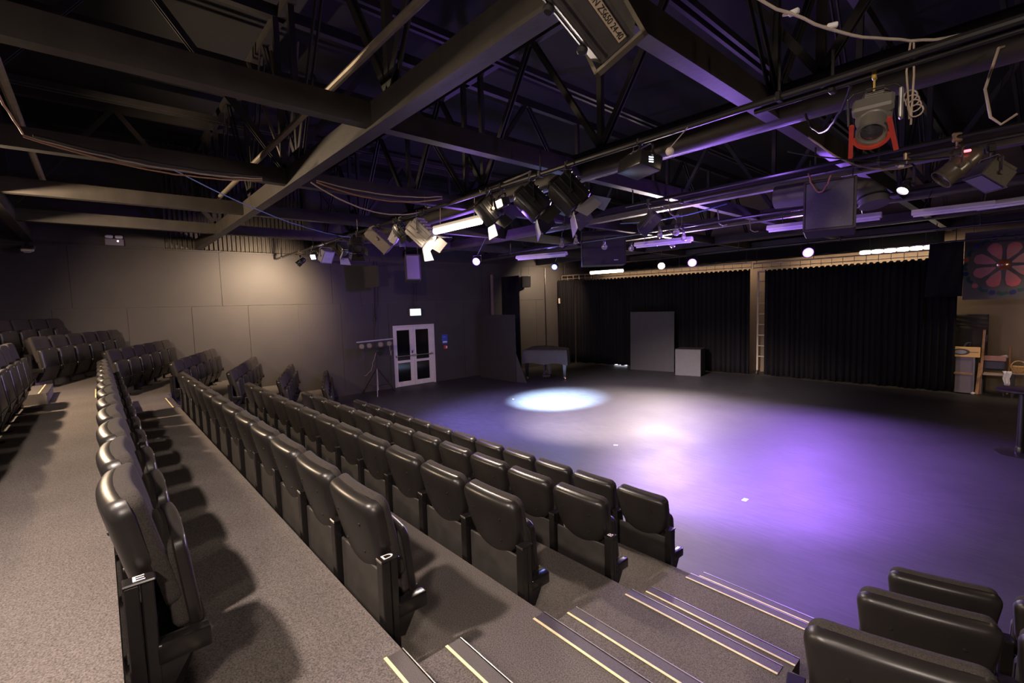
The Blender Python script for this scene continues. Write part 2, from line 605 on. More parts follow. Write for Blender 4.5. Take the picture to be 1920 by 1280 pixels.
# ------------------------------------------------------------------ theatre chair
def padded(outline, rings, place):
    """outline: [(u, v)]; rings: [(scale, depth)] from one face over the edge to the other; place(u, v, d)"""
    cu = sum(p[0] for p in outline) / len(outline)
    cv = (min(p[1] for p in outline) + max(p[1] for p in outline)) / 2
    n = len(outline)
    V, F = [], []
    for s, d in rings:
        for u, v in outline:
            V.append(place(cu + (u - cu) * s, cv + (v - cv) * s, d))
    for i in range(len(rings) - 1):
        for k in range(n):
            a, c = i * n + k, i * n + (k + 1) % n
            F.append((a, c, c + n, a + n))
    F.append(tuple(range(n - 1, -1, -1)))
    F.append(tuple((len(rings) - 1) * n + k for k in range(n)))
    return V, F


def rounded_outline(w, v0, v1, r0_, r1_, taper=0.0, n=7, crown=0.0):
    """rounded rectangle, half width w at top, w-taper at bottom, corner radii r0_ bottom, r1_ top"""
    pts = []
    wb = w - taper
    for i in range(n):                       # bottom left
        a = PI + (PI / 2) * i / (n - 1)
        pts.append((-wb + r0_ + r0_ * math.cos(a), v0 + r0_ + r0_ * math.sin(a)))
    for i in range(n):
        a = 1.5 * PI + (PI / 2) * i / (n - 1)
        pts.append((wb - r0_ + r0_ * math.cos(a), v0 + r0_ + r0_ * math.sin(a)))
    for i in range(n):
        a = (PI / 2) * i / (n - 1)
        pts.append((w - r1_ + r1_ * math.cos(a), v1 - r1_ + r1_ * math.sin(a)))
    for i in range(1, 6):                    # crowned top
        u = (w - r1_) * (1 - 2 * i / 6)
        pts.append((u, v1 + crown * (1 - (u / (w - r1_)) ** 2)))
    for i in range(n):
        a = PI / 2 + (PI / 2) * i / (n - 1)
        pts.append((-w + r1_ + r1_ * math.cos(a), v1 - r1_ + r1_ * math.sin(a)))
    return pts


PITCH = 0.566
# the back leans: from (y .055, z .42) to (y -.035, z .84)
BA = Vector((0, 0.050, 0.42))
BD = Vector((0, -0.095, 0.42)).normalized()
BN = Vector((0, BD.z, -BD.y))                # forward normal


def back_place(u, v, d):
    # v: distance up the back from BA, d: forward
    p = BA + BD * v + BN * d
    return (u, p.y + 0.35 * u * u, p.z)


def chair_parts():
    P = {}
    # rear plastic shell: wide rounded top, tongue shaped bottom
    out = []
    wmax, vt = 0.262, 0.425
    for i in range(17):                       # bottom tongue
        a = PI + PI * i / 16
        out.append((0.247 * math.copysign(abs(math.cos(a)) ** 0.95, math.cos(a)), 0.225 + 0.215 * math.sin(a)))
    r1 = 0.058
    for i in range(8):
        a = (PI / 2) * i / 7
        out.append((wmax - r1 + r1 * math.cos(a), vt - r1 + r1 * math.sin(a)))
    for i in range(1, 6):
        u = (wmax - r1) * (1 - 2 * i / 6)
        out.append((u, vt + 0.006 * (1 - (u / (wmax - r1)) ** 2)))
    for i in range(8):
        a = PI / 2 + (PI / 2) * i / 7
        out.append((-wmax + r1 + r1 * math.cos(a), vt - r1 + r1 * math.sin(a)))
    rings = [(0.30, -0.010), (0.60, -0.010), (0.80, -0.009), (0.90, -0.005), (0.955, 0.004), (0.985, 0.016), (1.0, 0.034), (0.995, 0.056), (0.96, 0.062)]
    m = MB()
    m.add(*padded(out, rings, back_place))
    for u, v in ((-0.13, 0.30), (0.13, 0.30), (-0.10, 0.14), (0.10, 0.14)):
        p = back_place(u, v, -0.0095)
        m.lathe([(0.009, 0.0), (0.009, 0.003), (0.004, 0.0045)], 10, Matrix.Translation(p) @ Matrix.Rotation(PI / 2 + 0.22, 4, 'X'))
    P['back_shell'] = m.mesh('back_shell', PLAS, 50)
    out = rounded_outline(0.254, -0.02, 0.434, 0.05, 0.055, 0.01, 7, 0.004)
    rings = [(0.965, 0.050), (0.985, 0.064), (0.985, 0.082), (0.970, 0.094), (0.935, 0.101), (0.70, 0.105), (0.35, 0.106)]
    m = MB()
    m.add(*padded(out, rings, back_place))
    P['back_cushion'] = m.mesh('back_cushion', FABR, 50)
    # folded seat: cushion towards the back, plastic pan to the front
    S0 = Vector((0, 0.205, 0.335))
    SD = Vector((0, -0.035, 0.325)).normalized()
    SN = Vector((0, SD.z, -SD.y))

    def sp(u, v, d):
        p = S0 + SD * v + SN * d
        return (u, p.y - 0.18 * u * u, p.z)
    out = rounded_outline(0.236, 0.0, 0.322, 0.03, 0.055, 0.0, 7, 0.010)
    m = MB()
    m.add(*padded(out, [(0.35, -0.078), (0.70, -0.076), (0.90, -0.068), (0.975, -0.054), (0.99, -0.036), (0.99, -0.022), (0.97, -0.016)], sp))
    P['seat_cushion'] = m.mesh('seat_cushion', FABR, 50)
    out = rounded_outline(0.238, 0.0, 0.328, 0.015, 0.052, 0.0, 7, 0.010)
    m = MB()
    m.add(*padded(out, [(0.975, -0.020), (1.0, -0.014), (1.0, 0.008), (0.992, 0.016), (0.972, 0.020), (0.65, 0.021), (0.3, 0.022)], sp))
    # lower hinge housing, sloping back under the seat
    V = []
    for x in (-0.225, 0.225):
        V += [(x, 0.224, 0.352), (x, 0.135, 0.125), (x, 0.095, 0.135), (x, 0.160, 0.352)]
    m.add(V, [(0, 1, 2, 3), (7, 6, 5, 4), (0, 4, 5, 1), (1, 5, 6, 2), (2, 6, 7, 3), (3, 7, 4, 0)])
    P['seat_pan'] = m.mesh('seat_pan', PLAS, 40)
    m = MB()
    p = sp(0, 0.312, 0.019)
    m.rbox(p, (0.030, 0.006, 0.012), 0.002, 1)
    P['number_plate'] = m.mesh('number_plate', BRASS)
    m = MB()
    m.rbox((0, 0.040, 0.340), (0.500, 0.016, 0.31), 0.005, 1)
    P['lower_panel'] = m.mesh('lower_panel', PANL)
    # standard between two seats, at x = 0
    m = MB()
    m.rbox((0, 0.022, 0.29), (0.058, 0.042, 0.58), 0.004, 1)
    m.rbox((0, 0.064, 0.29), (0.050, 0.036, 0.58), 0.004, 1)
    m.rbox((0, 0.043, 0.583), (0.062, 0.090, 0.010), 0.004, 1)
    m.b2((-0.045, -0.005, 0.0), (0.045, 0.16, 0.008))
    m.rbox((0, 0.018, 0.16), (0.064, 0.03, 0.03), 0.004, 1)
    P['standard'] = m.mesh('standard', BLKG)
    m = MB()
    m.rbox((0, 0.150, 0.318), (0.054, 0.155, 0.075), 0.008, 2)
    V = []
    for x in (-0.020, 0.020):
        V += [(x, 0.078, 0.285), (x, 0.078, 0.190), (x, 0.105, 0.185), (x, 0.165, 0.285)]
    m.add(V, [(0, 1, 2, 3), (7, 6, 5, 4), (0, 4, 5, 1), (1, 5, 6, 2), (2, 6, 7, 3), (3, 7, 4, 0)])
    m.rbox((0.024, 0.083, 0.345), (0.012, 0.014, 0.014), 0.003, 1)
    P['seat_bracket'] = m.mesh('seat_bracket', BLKG)
    return P


CH = chair_parts()
LETTER = {}


def chair(loc, rotz, label, group, left_post=False, right_post=True, letter=None):
    t = thing('theatre_chair', label, 'chair', loc, rotz, group)
    for nme in ('back_shell', 'back_cushion', 'seat_pan', 'seat_cushion', 'lower_panel'):
        obj(nme, CH[nme], None, t)
    obj('number_plate', CH['number_plate'], None, t)
    for on, x in ((right_post, PITCH / 2), (left_post, -PITCH / 2)):
        if on:
            s = obj('standard', CH['standard'], None, t, (x, 0, 0))
            obj('seat_bracket', CH['seat_bracket'], None, s)
            if letter and x > 0:
                if letter not in LETTER:
                    LETTER[letter] = text_mesh(letter, 0.062, WHITE, 0.0008)
                q = obj('row_letter', LETTER[letter], None, s, (0, 0.043, 0.5893))
                q['label'] = 'white row letter ' + letter
                q.scale = (1.3, 0.85, 1)
                q.rotation_euler = (0, 0, PI / 2)
    return t


ORD = ['first', 'second', 'third', 'fourth', 'fifth', 'sixth', 'seventh', 'eighth', 'ninth', 'tenth', 'eleventh', 'twelfth']
X0 = [-2.388, -2.339, -2.290, -2.248, -2.205, -2.16]
ROWP = [0.562, 0.570, 0.572, 0.570, 0.570, 0.570]
ROWTXT = ['front row', 'second row from the stage', 'third row from the stage',
          'row marked D', 'row marked E', 'row just behind row E']
LET = {1: 'B', 3: 'D', 4: 'E'}
for r in range(6):
    y = (EDGE[r + 1] if r < 6 else 0) + 0.015
    for i in range(12):
        x = X0[r] - ROWP[r] * i
        if r == 5 and i < 3:
            continue
        if r < 5:
            lab = 'black tip-up theatre chair, %s from the stair aisle in the %s' % (ORD[i], ROWTXT[r])
        else:
            lab = 'black tip-up theatre chair, %s from the far end of the %s' % (ORD[11 - i], ROWTXT[r])
        chair((x, y, r * H), 0, lab, 'theatre chairs in the main block', left_post=(i == 11), letter=LET.get(r) if i == 0 else None)

# far left block, turned towards the stage
FY = [4.763, 3.82, 2.91, 1.99, 1.07, 0.15, -0.77]
FTXT = ['lowest row', 'second row up', 'third row up', 'fourth row up', 'fifth row up', 'sixth row up', 'top row']
for r in range(7):
    for i in range(6 if r < 6 else 5):
        d = i * 0.560
        x = XW + 0.36 + d * math.cos(FA) + 0.03 * math.sin(FA)
        y = FY[r] - d * math.sin(FA) + 0.03 * math.cos(FA)
        lab = 'black tip-up chair, %s from the left wall, %s of the angled far block' % (ORD[i], FTXT[r])
        chair((x, y, r * H), -FA, lab, 'theatre chairs in the angled far block', left_post=(i == 0))

# right block across the stairs
RP = [(-0.33, 3.72), (-0.30, 2.79), (-0.27, 1.88)]
for r in range(3):
    for i in range(2):
        x = RP[r][0] + i * 0.566 * math.cos(RA)
        y = RP[r][1] + i * 0.566 * math.sin(RA)
        lab = 'black tip-up chair right of the stairs, %s from the stairs in %s' % (ORD[i], ['the front row', 'the second row', 'the third row'][r])
        chair((x, y, r * H), RA, lab, 'theatre chairs right of the stairs', left_post=(i == 0))

# ------------------------------------------------------------------ roof steel
def truss(name, axis, pos, a0, a1, zb, step, phase, w=0.13, hb=0.23, web=True):
    b = MB()

    def P(t, z, off=0.0):
        return (t, pos + off, z) if axis == 'X' else (pos + off, t, z)
    if hb > 0.3:
        pa, pb = Vector(P(a0, zb + hb / 2)), Vector(P(a1, zb + hb / 2))
        b.rbox((pa + pb) / 2, [abs(q) or (w if i < 2 else hb) for i, q in enumerate(pb - pa)], 0.075, 3)
    else:
        b.bar(P(a0, zb + hb / 2), P(a1, zb + hb / 2), w, hb)
    o = struct(name, b, STEEL)
    if web:
        top = 6.35
        b = MB()
        b.bar(P(a0, top), P(a1, top), 0.10, 0.14)
        t = a0 + phase
        up_ = True
        while t + step < a1:
            for off in (-0.03, 0.03):
                b.bar(P(t, zb + hb, off), P(t + step * 0.5, top, off), 0.012, 0.07)
                b.bar(P(t + step * 0.5, top, off), P(t + step, zb + hb, off), 0.012, 0.07)
            b.bar(P(t, zb + hb), P(t, top), 0.07, 0.07)
            t += step
        obj('web_member', b, WEBM, o)
    return o


for yy, hb in ((-0.95, 0.23), (2.02, 0.23), (4.92, 0.34), (7.75, 0.23), (10.65, 0.23), (13.9, 0.23), (16.55, 0.23)):
    truss('roof_beam', 'X', yy, XW - 0.02, ROOM_R if yy > 0 else -4.07, 4.20, 2.4, 0.62, 0.14 if hb < 0.3 else 0.26, hb, web=yy in (2.02, 4.92, 10.65))
for xx in (-11.3, -8.9, -6.55, -4.07, -1.72, 0.9, 3.3):
    truss('roof_beam', 'Y', xx, ROOM_F, ROOM_B, 4.225, 2.9, 1.65, 0.12, 0.20, web=xx in (-6.55, -1.72, -11.3))
for xx in (-12.4, -10.1, -7.7, -5.3, -2.95, -0.4, 2.1):
    b = MB()
    for off in (-0.06, 0.06):
        b.bar((xx + off, ROOM_F, 6.10), (xx + off, ROOM_B, 6.10), 0.05, 0.09)
    struct('roof_purlin', b, WEBM)
# three slim hangers fanning up from the beam joint
b = MB()
for dx, dy in ((-0.50, -0.25), (0.0, -0.1), (0.42, 0.1)):
    b.bar((-6.62, 2.0, 4.43), (-6.62 + dx, 2.0 + dy, 5.9), 0.045, 0.02)
struct('beam_hanger', b, PIPE)


# ------------------------------------------------------------------ door on the left wall
DY0, DY1, DZ = 7.155, 8.708, 2.03
door = bpy.data.objects.new('door_1', None)
door.location = (XW, DY0, 0)
COL.objects.link(door)
door['kind'] = 'structure'
tag(door, 'pale glazed double door with push bars under the exit sign', 'door')
b = MB()
W = DY1 - DY0
b.b2((-0.06, 0, 0), (0.035, 0.045, DZ))
b.b2((-0.06, W - 0.075, 0), (0.035, W, DZ))
b.b2((-0.06, 0.045, DZ - 0.045), (0.035, W - 0.075, DZ))
obj('door_frame', b, DOORW, door)
b = MB()
b.b2((-0.05, -0.12, 0), (0.02, 0.0, DZ + 0.11))
b.b2((-0.05, W, 0), (0.02, W + 0.12, DZ + 0.11))
b.b2((-0.05, 0, DZ), (0.02, W, DZ + 0.11))
obj('architrave', b, WALLP, door)['label'] = 'dark painted surround'
mid = W * 0.485
for (a, c, hs) in ((0.05, mid - 0.004, 1), (mid + 0.004, W - 0.08, 0)):
    lf = MB()
    sl, sr = (0.085, 0.145) if hs else (0.075, 0.14)
    lf.b2((-0.03, a, 0.01), (0.012, a + sl, DZ - 0.05))
    lf.b2((-0.03, c - sr, 0.01), (0.012, c, DZ - 0.05))
    for z0_, z1_ in ((0.01, 0.17), (DZ - 0.16, DZ - 0.05), (0.79, 0.87)):
        lf.b2((-0.03, a + sl, z0_), (0.012, c - sr, z1_))
    leaf = obj('door_leaf', lf, DOORW, door)
    g = MB()
    g.b2((-0.018, a + sl - 0.01, 0.16), (-0.008, c - sr + 0.01, 0.80))
    obj('glass_pane', g, GLASSD, leaf)
    g = MB()
    g.b2((-0.018, a + sl - 0.01, 0.86), (-0.008, c - sr + 0.01, DZ - 0.15))
    obj('glass_pane', g, GLASSD, leaf)
    g = MB()
    g.tube([(0.075, a + 0.03, 1.02), (0.075, c - 0.03, 1.02)], 0.014, 8)
    for yy in (a + 0.04, c - 0.06):
        g.rbox((0.045, yy, 1.02), (0.07, 0.05, 0.07), 0.006, 1)
    obj('push_bar', g, ALU, leaf)
g = MB()
g.rbox((0.03, mid - 0.075, 1.13), (0.035, 0.03, 0.09), 0.006, 1)
obj('lock_cylinder', g, BLKM, door)

# exit sign on a drop rod
t = thing('exit_sign', 'glowing white exit sign hanging above the double door', 'sign', (XW + 0.10, 7.97, 2.33))
b = MB()
b.rbox((-0.012, 0, 0.12), (0.05, 0.42, 0.24), 0.01, 1)
obj('housing', b, WHITE, t)
b = MB()
b.b2((0.012, -0.195, 0.015), (0.018, 0.195, 0.225))
obj('lit_face', b, G_EXIT, t)
b = MB()
for yy in (-0.09, 0.09):
    b.rbox((-0.012, yy, 0.26), (0.05, 0.11, 0.04), 0.006, 1)
obj('mounting_box', b, GREYB, t)
b = MB()
b.tube([(-0.012, -0.02, 0.28), (-0.012, -0.02, 1.85)], 0.008, 6)
obj('drop_rod', b, BLKM, t)
b = MB()
b.b2((-0.10, -0.05, 0.05), (-0.03, 0.05, 0.2))
obj('wall_bracket', b, BLKM, t)

t = thing('wall_sign', 'blue wall sign with a white band beside the double door', 'sign', (XW + 0.004, 9.15, 1.46))
b = MB()
b.rbox((0.004, 0, 0), (0.008, 0.23, 0.33), 0.003, 1)
obj('sign_board', b, mat('sign_blue', (0.05, 0.09, 0.42), 0.4, noise=(5, 0.05)), t)
b = MB()
b.b2((0.008, -0.085, -0.12), (0.010, 0.085, -0.07))
b.b2((0.008, -0.06, 0.075), (0.0095, 0.02, 0.085))
obj('white_band', b, WHITE, t)
t = thing('fire_call_point', 'small red fire call point below the blue wall sign', 'alarm', (XW + 0.003, 9.16, 1.18))
b = MB()
b.rbox((0.02, 0, 0), (0.04, 0.14, 0.13), 0.008, 2)
obj('red_box', b, REDM, t)
b = MB()
b.b2((0.040, 0.0, -0.04), (0.043, 0.055, 0.04))
obj('press_panel', b, WHITE, t)

# LED lamps on a tripod stand left of the door
t = thing('light_stand', 'black tripod stand with crossbar left of the double door', 'stand', (-13.35, 6.27, 0))
b = MB()
b.tube([(0, 0, 0.70), (0, 0, 1.66)], 0.018, 8)
obj('pole', b, BLKM, t)
b = MB()
b.tube([(0, 0, 0.12), (0, 0, 0.80)], 0.022, 8)
obj('inner_tube', b, ALU, t)
for ang in (-28, 92, 212):
    b = MB()
    c_, s_ = math.cos(R(ang)), math.sin(R(ang))
    b.tube([(0.02 * c_, 0.02 * s_, 0.78), (0.56 * c_, 0.56 * s_, 0.015)], 0.014, 8)
    b.tube([(0.02 * c_, 0.02 * s_, 0.25), (0.38 * c_, 0.38 * s_, 0.27)], 0.008, 6)
    obj('leg', b, BLKM if ang != -28 else ALU, t)
b = MB()
b.lathe([(0.035, 0.76), (0.035, 0.81)], 12)
b.rbox((0, 0.03, 1.32), (0.05, 0.12, 0.035), 0.01, 1)
obj('collar', b, GREYB, t)
b = MB()
b.bar((0.0, -0.60, 1.63), (0.0, 0.60, 1.66), 0.035, 0.035)
obj('crossbar', b, ALU, t)
b = MB()
b.tube(sag((0.02, 0.45, 1.45), (0.02, 0.50, 1.30), 0.22, 10, 0.02), 0.006, 6)
b.tube(sag((0.0, 0.0, 1.30), (-0.15, -0.35, 0.6), 0.2, 12, 0.03), 0.006, 6)
obj('loose_cable', b, CABLE, t)
for i, yy in enumerate((-0.45, -0.21, 0.15, 0.44)):
    q = thing('led_par_lamp', '%s of four round LED lamps along the tripod crossbar' % ['leftmost', 'second from left', 'third from left', 'rightmost'][i], 'lamp', (-13.35, 6.27 + yy, 1.50 + 0.025 * (yy + 0.6)), R(-115), 'lamps on the tripod crossbar')
    b = MB()
    b.lathe([(0.055, -0.10), (0.085, -0.07), (0.092, 0.03), (0.098, 0.035), (0.098, 0.050), (0.088, 0.050), (0.082, 0.040)], 20, Matrix.Rotation(R(-4), 4, 'X'), 'Y')
    obj('housing', b, BLKM, q)
    b = MB()
    b.lathe([(0.0975, 0.045), (0.0975, 0.054), (0.088, 0.054), (0.088, 0.045)], 20, None, 'Y')
    obj('front_rim', b, GREYB, q)
    b = MB()
    for rr, cnt in ((0.026, 6), (0.056, 12)):
        for k in range(cnt):
            a = 2 * PI * k / cnt
            b.lathe([(0.0085, 0.0), (0.0085, 0.012), (0.004, 0.016)], 8, Matrix.Translation((rr * math.cos(a), 0.040, rr * math.sin(a))), 'Y')
    obj('led_array', b, mat('led_lens', (0.85, 0.74, 0.62), 0.25, noise=(9, 0.1)), q)
    b = MB()
    b.tube([(-0.105, 0, 0), (-0.105, -0.02, 0.11), (0.105, -0.02, 0.11), (0.105, 0, 0)], 0.006, 6)
    obj('yoke', b, BLKM, q)

# cable drop on the wall above the stand
b = MB()
b.tube([(XW + 0.02, 6.62, 4.1), (XW + 0.02, 6.60, 3.0), (XW + 0.02, 6.56, 2.35)], 0.012, 6)
b.tube([(XW + 0.05, 6.72, 4.1), (XW + 0.04, 6.70, 2.9), (XW + 0.12, 6.45, 1.7)], 0.008, 6)
b.rbox((XW + 0.03, 6.57, 2.28), (0.05, 0.06, 0.12), 0.01, 1)
tag(obj('wall_cable', b, BLKM), 'black cables dropping down the wall left of the double door', 'cable')

# emergency lamps on the left wall
t = thing('emergency_spotlight', 'twin-headed emergency light high on the bulkhead of the left wall', 'lamp', (XW - 0.05, 0.42, 4.20))
b = MB()
b.rbox((0.04, 0, 0.07), (0.08, 0.33, 0.15), 0.01, 1)
obj('case', b, mat('lamp_case', (0.22, 0.20, 0.24), 0.5, noise=(4, 0.05)), t)
for yy in (-0.085, 0.085):
    b = MB()
    b.rbox((0.06, yy, 0.19), (0.09, 0.145, 0.075), 0.03, 2)
    obj('lamp_head', b, TUBEM, t)
b = MB()
b.b2((0.08, 0.05, 0.085), (0.083, 0.075, 0.11))
obj('indicator', b, G_DIM, t)
t = thing('bulkhead_light', 'slim unlit luminaire high on the far end of the left wall', 'lamp', (XW + 0.22, -0.95, 3.98))
b = MB()
b.rbox((0, 0, 0.05), (0.50, 0.20, 0.07), 0.015, 1, rot=(0, R(14), 0))
obj('case', b, ALU, t)
b = MB()
b.rbox((0.03, 0, 0.005), (0.38, 0.12, 0.03), 0.01, 1, rot=(0, R(14), 0))
obj('diffuser', b, TUBEM, t)
b = MB()
b.b2((-0.20, -0.02, 0.06), (-0.17, 0.02, 0.26))
obj('bracket', b, BLKM, t)

# ------------------------------------------------------------------ stage: flats, piano, box
t = thing('scenery_flat', 'tall black scenery flat standing left of the covered piano', 'flat', (-13.60, 10.40, 0))
b = MB()
b.b2((0, 0, 0), (1.95, 0.045, 2.27))
obj('panel', b, FLAT, t)
b = MB()
b.prism([(0.05, 0.0), (0.42, 0.0), (0.05, 0.95)], 0, 0.03, Matrix.Translation((1.90, 0.045, 0)) @ Matrix.Rotation(R(20), 4, 'Z') @ Matrix.Rotation(PI / 2, 4, 'X'))
obj('triangular_brace', b, FLAT, t)
for (name, lab, pts) in (('stage_curtain', 'narrow black curtain leg hanging behind the piano flat', [(-13.75, 11.5), (-12.60, 11.55)]),):
    pass


def curtain(name, label, p0, p1, z0, z1, folds, amp, scallop=0.0, n_per=10, ruffle=0.0):
    p0, p1 = Vector((*p0, 0)), Vector((*p1, 0))
    d = (p1 - p0)
    L = d.length
    d.normalize()
    nrm = Vector((-d.y, d.x, 0))
    n = folds * n_per
    rows = 9
    V, F = [], []
    ph = [random.uniform(-0.5, 0.5) for _ in range(folds + 2)]
    am = [random.uniform(0.6, 1.25) for _ in range(folds + 2)]
    for j in range(rows + 1):
        h = j / rows
        for i in range(n + 1):
            s = i / n * folds
            k = int(s)
            f = s - k
            phase = ph[k] * (1 - f) + ph[k + 1] * f
            A = amp * (am[k] * (1 - f) + am[k + 1] * f) * (1.0 - 0.35 * h)
            w = math.sin(2 * PI * s + phase)
            off = A * (w + 0.25 * math.sin(4 * PI * s + 2 * phase))
            p = p0 + d * (L * i / n + 0.25 * A * math.sin(4 * PI * s)) + nrm * off
            z = z0 + (z1 - z0) * h
            if j == rows:
                z -= scallop * (0.5 - 0.5 * math.cos(2 * PI * s))
            if j == 0:
                z += ruffle * math.sin(1.7 * s + phase)
            V.append((p.x, p.y, z))
    m = n + 1
    for j in range(rows):
        for i in range(n):
            F.append((j * m + i, j * m + i + 1, (j + 1) * m + i + 1, (j + 1) * m + i))
    b = MB()
    b.add(V, F)
    o = obj(name, b, CURT, smooth=80)
    md = o.modifiers.new('thickness', 'SOLIDIFY')
    md.thickness = 0.006
    return tag(o, label, 'curtain')


curtain('stage_curtain', 'narrow black curtain leg hanging behind the left scenery flat', (-13.72, 11.62), (-12.62, 11.55), 0.22, 3.66, 9, 0.055, 0.02)
curtain('stage_curtain', 'wide black stage curtain behind the grey flat and cube', (-13.30, 15.45), (-6.50, 16.42), 0.05, 3.56, 44, 0.055, 0.045, ruffle=0.012)
curtain('stage_curtain', 'black stage curtain on the right, right of the white ladder', (-6.06, 16.45), (-1.43, 16.25), 0.05, 3.50, 31, 0.055, 0.045, ruffle=0.012)
curtain('stage_curtain', 'black curtain return hanging against the left wall behind the piano', (-13.84, 14.95), (-13.36, 15.40), 0.05, 3.60, 5, 0.05, 0.03)
# white tag at the curtain edge
b = MB()
b.b2((-13.80, 14.90, 2.60), (-13.72, 14.91, 2.82))
tag(obj('paper_tag', b, mat('tag_paper', (0.7, 0.6, 0.45), 0.7, noise=(9, 0.05))), 'small pale tag by the edge of the curtain return', 'tag')

# curtain tracks
for i, (a, c) in enumerate((((-13.80, 15.15, 3.78), (-6.45, 16.36, 3.76)), ((-6.38, 16.36, 3.72), (-1.40, 16.30, 3.70)))):
    t = thing('curtain_track', ['pale ladder-like curtain track over the wide curtain', 'pale ladder-like curtain track over the right curtain'][i], 'track', a)
    A, Cc = Vector((0, 0, 0)), Vector(c) - Vector(a)
    b = MB()
    b.tube([A, Cc], 0.020, 8)
    b.tube([A + Vector((0, 0, -0.14)), Cc + Vector((0, 0, -0.14))], 0.013, 8)
    obj('rail', b, PIPE, t)
    b = MB()
    nn = 26 if i == 0 else 18
    for k in range(nn + 1):
        p = A.lerp(Cc, k / nn)
        b.tube([p, p + Vector((0, 0, -0.20))], 0.008, 6)
    obj('tie', b, PIPE, t)
    b = MB()
    for k in (0.02, 0.35, 0.68, 0.98):
        p = A.lerp(Cc, k)
        b.tube([p, p + Vector((0, 0, 0.55))], 0.010, 6)
    obj('hanger_rod', b, BLKM, t)

# white ladder between the curtains
t = thing('tower_ladder', 'white ladder frame standing in the gap between the curtains', 'ladder', (-6.30, 16.72, 0))
LAD = mat('ladder_paint', (0.40, 0.34, 0.24), 0.5, noise=(7, 0.1))
b = MB()
b.tube([(-0.06, 0, 0.14), (-0.06, 0, 3.48)], 0.032, 10)
b.tube([(0.42, 0, 0.14), (0.42, 0, 3.48)], 0.032, 10)
b.bar((-0.08, 0, 3.46), (0.44, 0, 3.46), 0.06, 0.05)
obj('stile', b, LAD, t)
for k in range(8):
    b = MB()
    b.tube([(-0.06, 0, 0.62 + k * 0.36), (0.42, 0, 0.62 + k * 0.36)], 0.019, 8)
    obj('rung', b, LAD, t)
for x in (-0.06, 0.42):
    b = MB()
    b.lathe([(0.06, -0.02), (0.06, 0.02)], 16, Matrix.Translation((x, 0, 0.06)), 'X')
    b.rbox((x, 0, 0.13), (0.06, 0.07, 0.05), 0.01, 1)
    obj('caster', b, GREYB, t)

# covered grand piano
PR = R(33.6)
t = thing('grand_piano', 'covered grand piano standing between the flat and the back curtain', 'piano', (-11.25, 11.41, 0), PR)
out = [(-0.76, -0.04), (0.76, -0.04), (0.78, 0.45), (0.73, 0.75), (0.55, 1.00), (0.30, 1.20), (0.15, 1.45), (-0.02, 1.68), (-0.30, 1.80), (-0.60, 1.72), (-0.76, 1.45)]
b = MB()
n = len(out)
V, F = [], []
lev = [(0.90, 1.030), (0.975, 1.026), (1.0, 1.005), (1.02, 0.86), (1.035, 0.72), (1.045, 0.545)]
sub = []
for i in range(n):
    p, q = Vector((*out[i], 0)), Vector((*out[(i + 1) % n], 0))
    kk = max(1, int((q - p).length / 0.08))
    for k in range(kk):
        sub.append(p.lerp(q, k / kk))
m_ = len(sub)
cx, cy = 0.0, 0.75
for li, (s, z) in enumerate(lev):
    for i, p in enumerate(sub):
        wv = 0.0
        if li >= 3:
            wv = 0.007 * (li - 2) * math.sin(i * 0.9) + 0.003 * math.sin(i * 2.7)
        dx, dy = p.x - cx, p.y - cy
        L_ = math.hypot(dx, dy)
        zz = z + (0.03 * math.sin(i * 0.55) + 0.02 * math.sin(i * 0.23) if li == 5 else 0)
        V.append((cx + dx * s + wv * dx / L_, cy + dy * s + wv * dy / L_, zz))
for li in range(len(lev) - 1):
    for i in range(m_):
        a, c = li * m_ + i, li * m_ + (i + 1) % m_
        F.append((a, c, c + m_, a + m_))
F.append(tuple(range(m_)))
b.add(V, F)
obj('cloth_cover', b, COVER, t, smooth=50)['label'] = 'dark quilted cloth cover'
b = MB()
b.prism([(x * 0.95, 0.03 + y * 0.95) for x, y in out], 0.62, 0.98)
obj('case', b, BLKG, t)
for (x, y) in ((-0.66, 0.08), (0.66, 0.08), (-0.28, 1.50)):
    b = MB()
    b.add([(x + sx * w, y + sy * w, z) for (w, z) in ((0.055, 0.63), (0.055, 0.50), (0.036, 0.09)) for sx, sy in ((-1, -1), (1, -1), (1, 1), (-1, 1))],
          [(0, 1, 2, 3)] + [(4 * i + k, 4 * i + (k + 1) % 4, 4 * i + 4 + (k + 1) % 4, 4 * i + 4 + k) for i in range(2) for k in range(4)] + [(11, 10, 9, 8)])
    lg = obj('leg', b, BLKG, t)
    b = MB()
    b.lathe([(0.035, -0.018), (0.035, 0.018)], 14, Matrix.Translation((x + 0.02, y, 0.036)), 'X')
    b.rbox((x, y, 0.08), (0.07, 0.07, 0.03), 0.006, 1)
    obj('caster', b, BRASS, lg)
b = MB()
for x in (-0.09, 0.09):
    b.bar((x, 0.30, 0.66), (x, 0.30, 0.14), 0.05, 0.05)
b.rbox((0, 0.27, 0.11), (0.30, 0.16, 0.07), 0.01, 1)
ly = obj('pedal_lyre', b, BLKG, t)
b = MB()
for x in (-0.08, 0, 0.08):
    b.rbox((x, 0.16, 0.075), (0.035, 0.09, 0.014), 0.005, 1)
for x in (-0.03, 0.03, 0.13):
    b.tube([(x, 0.27, 0.14), (x + 0.02, 0.30, 0.64)], 0.005, 6)
obj('pedals', b, BRASS, ly)

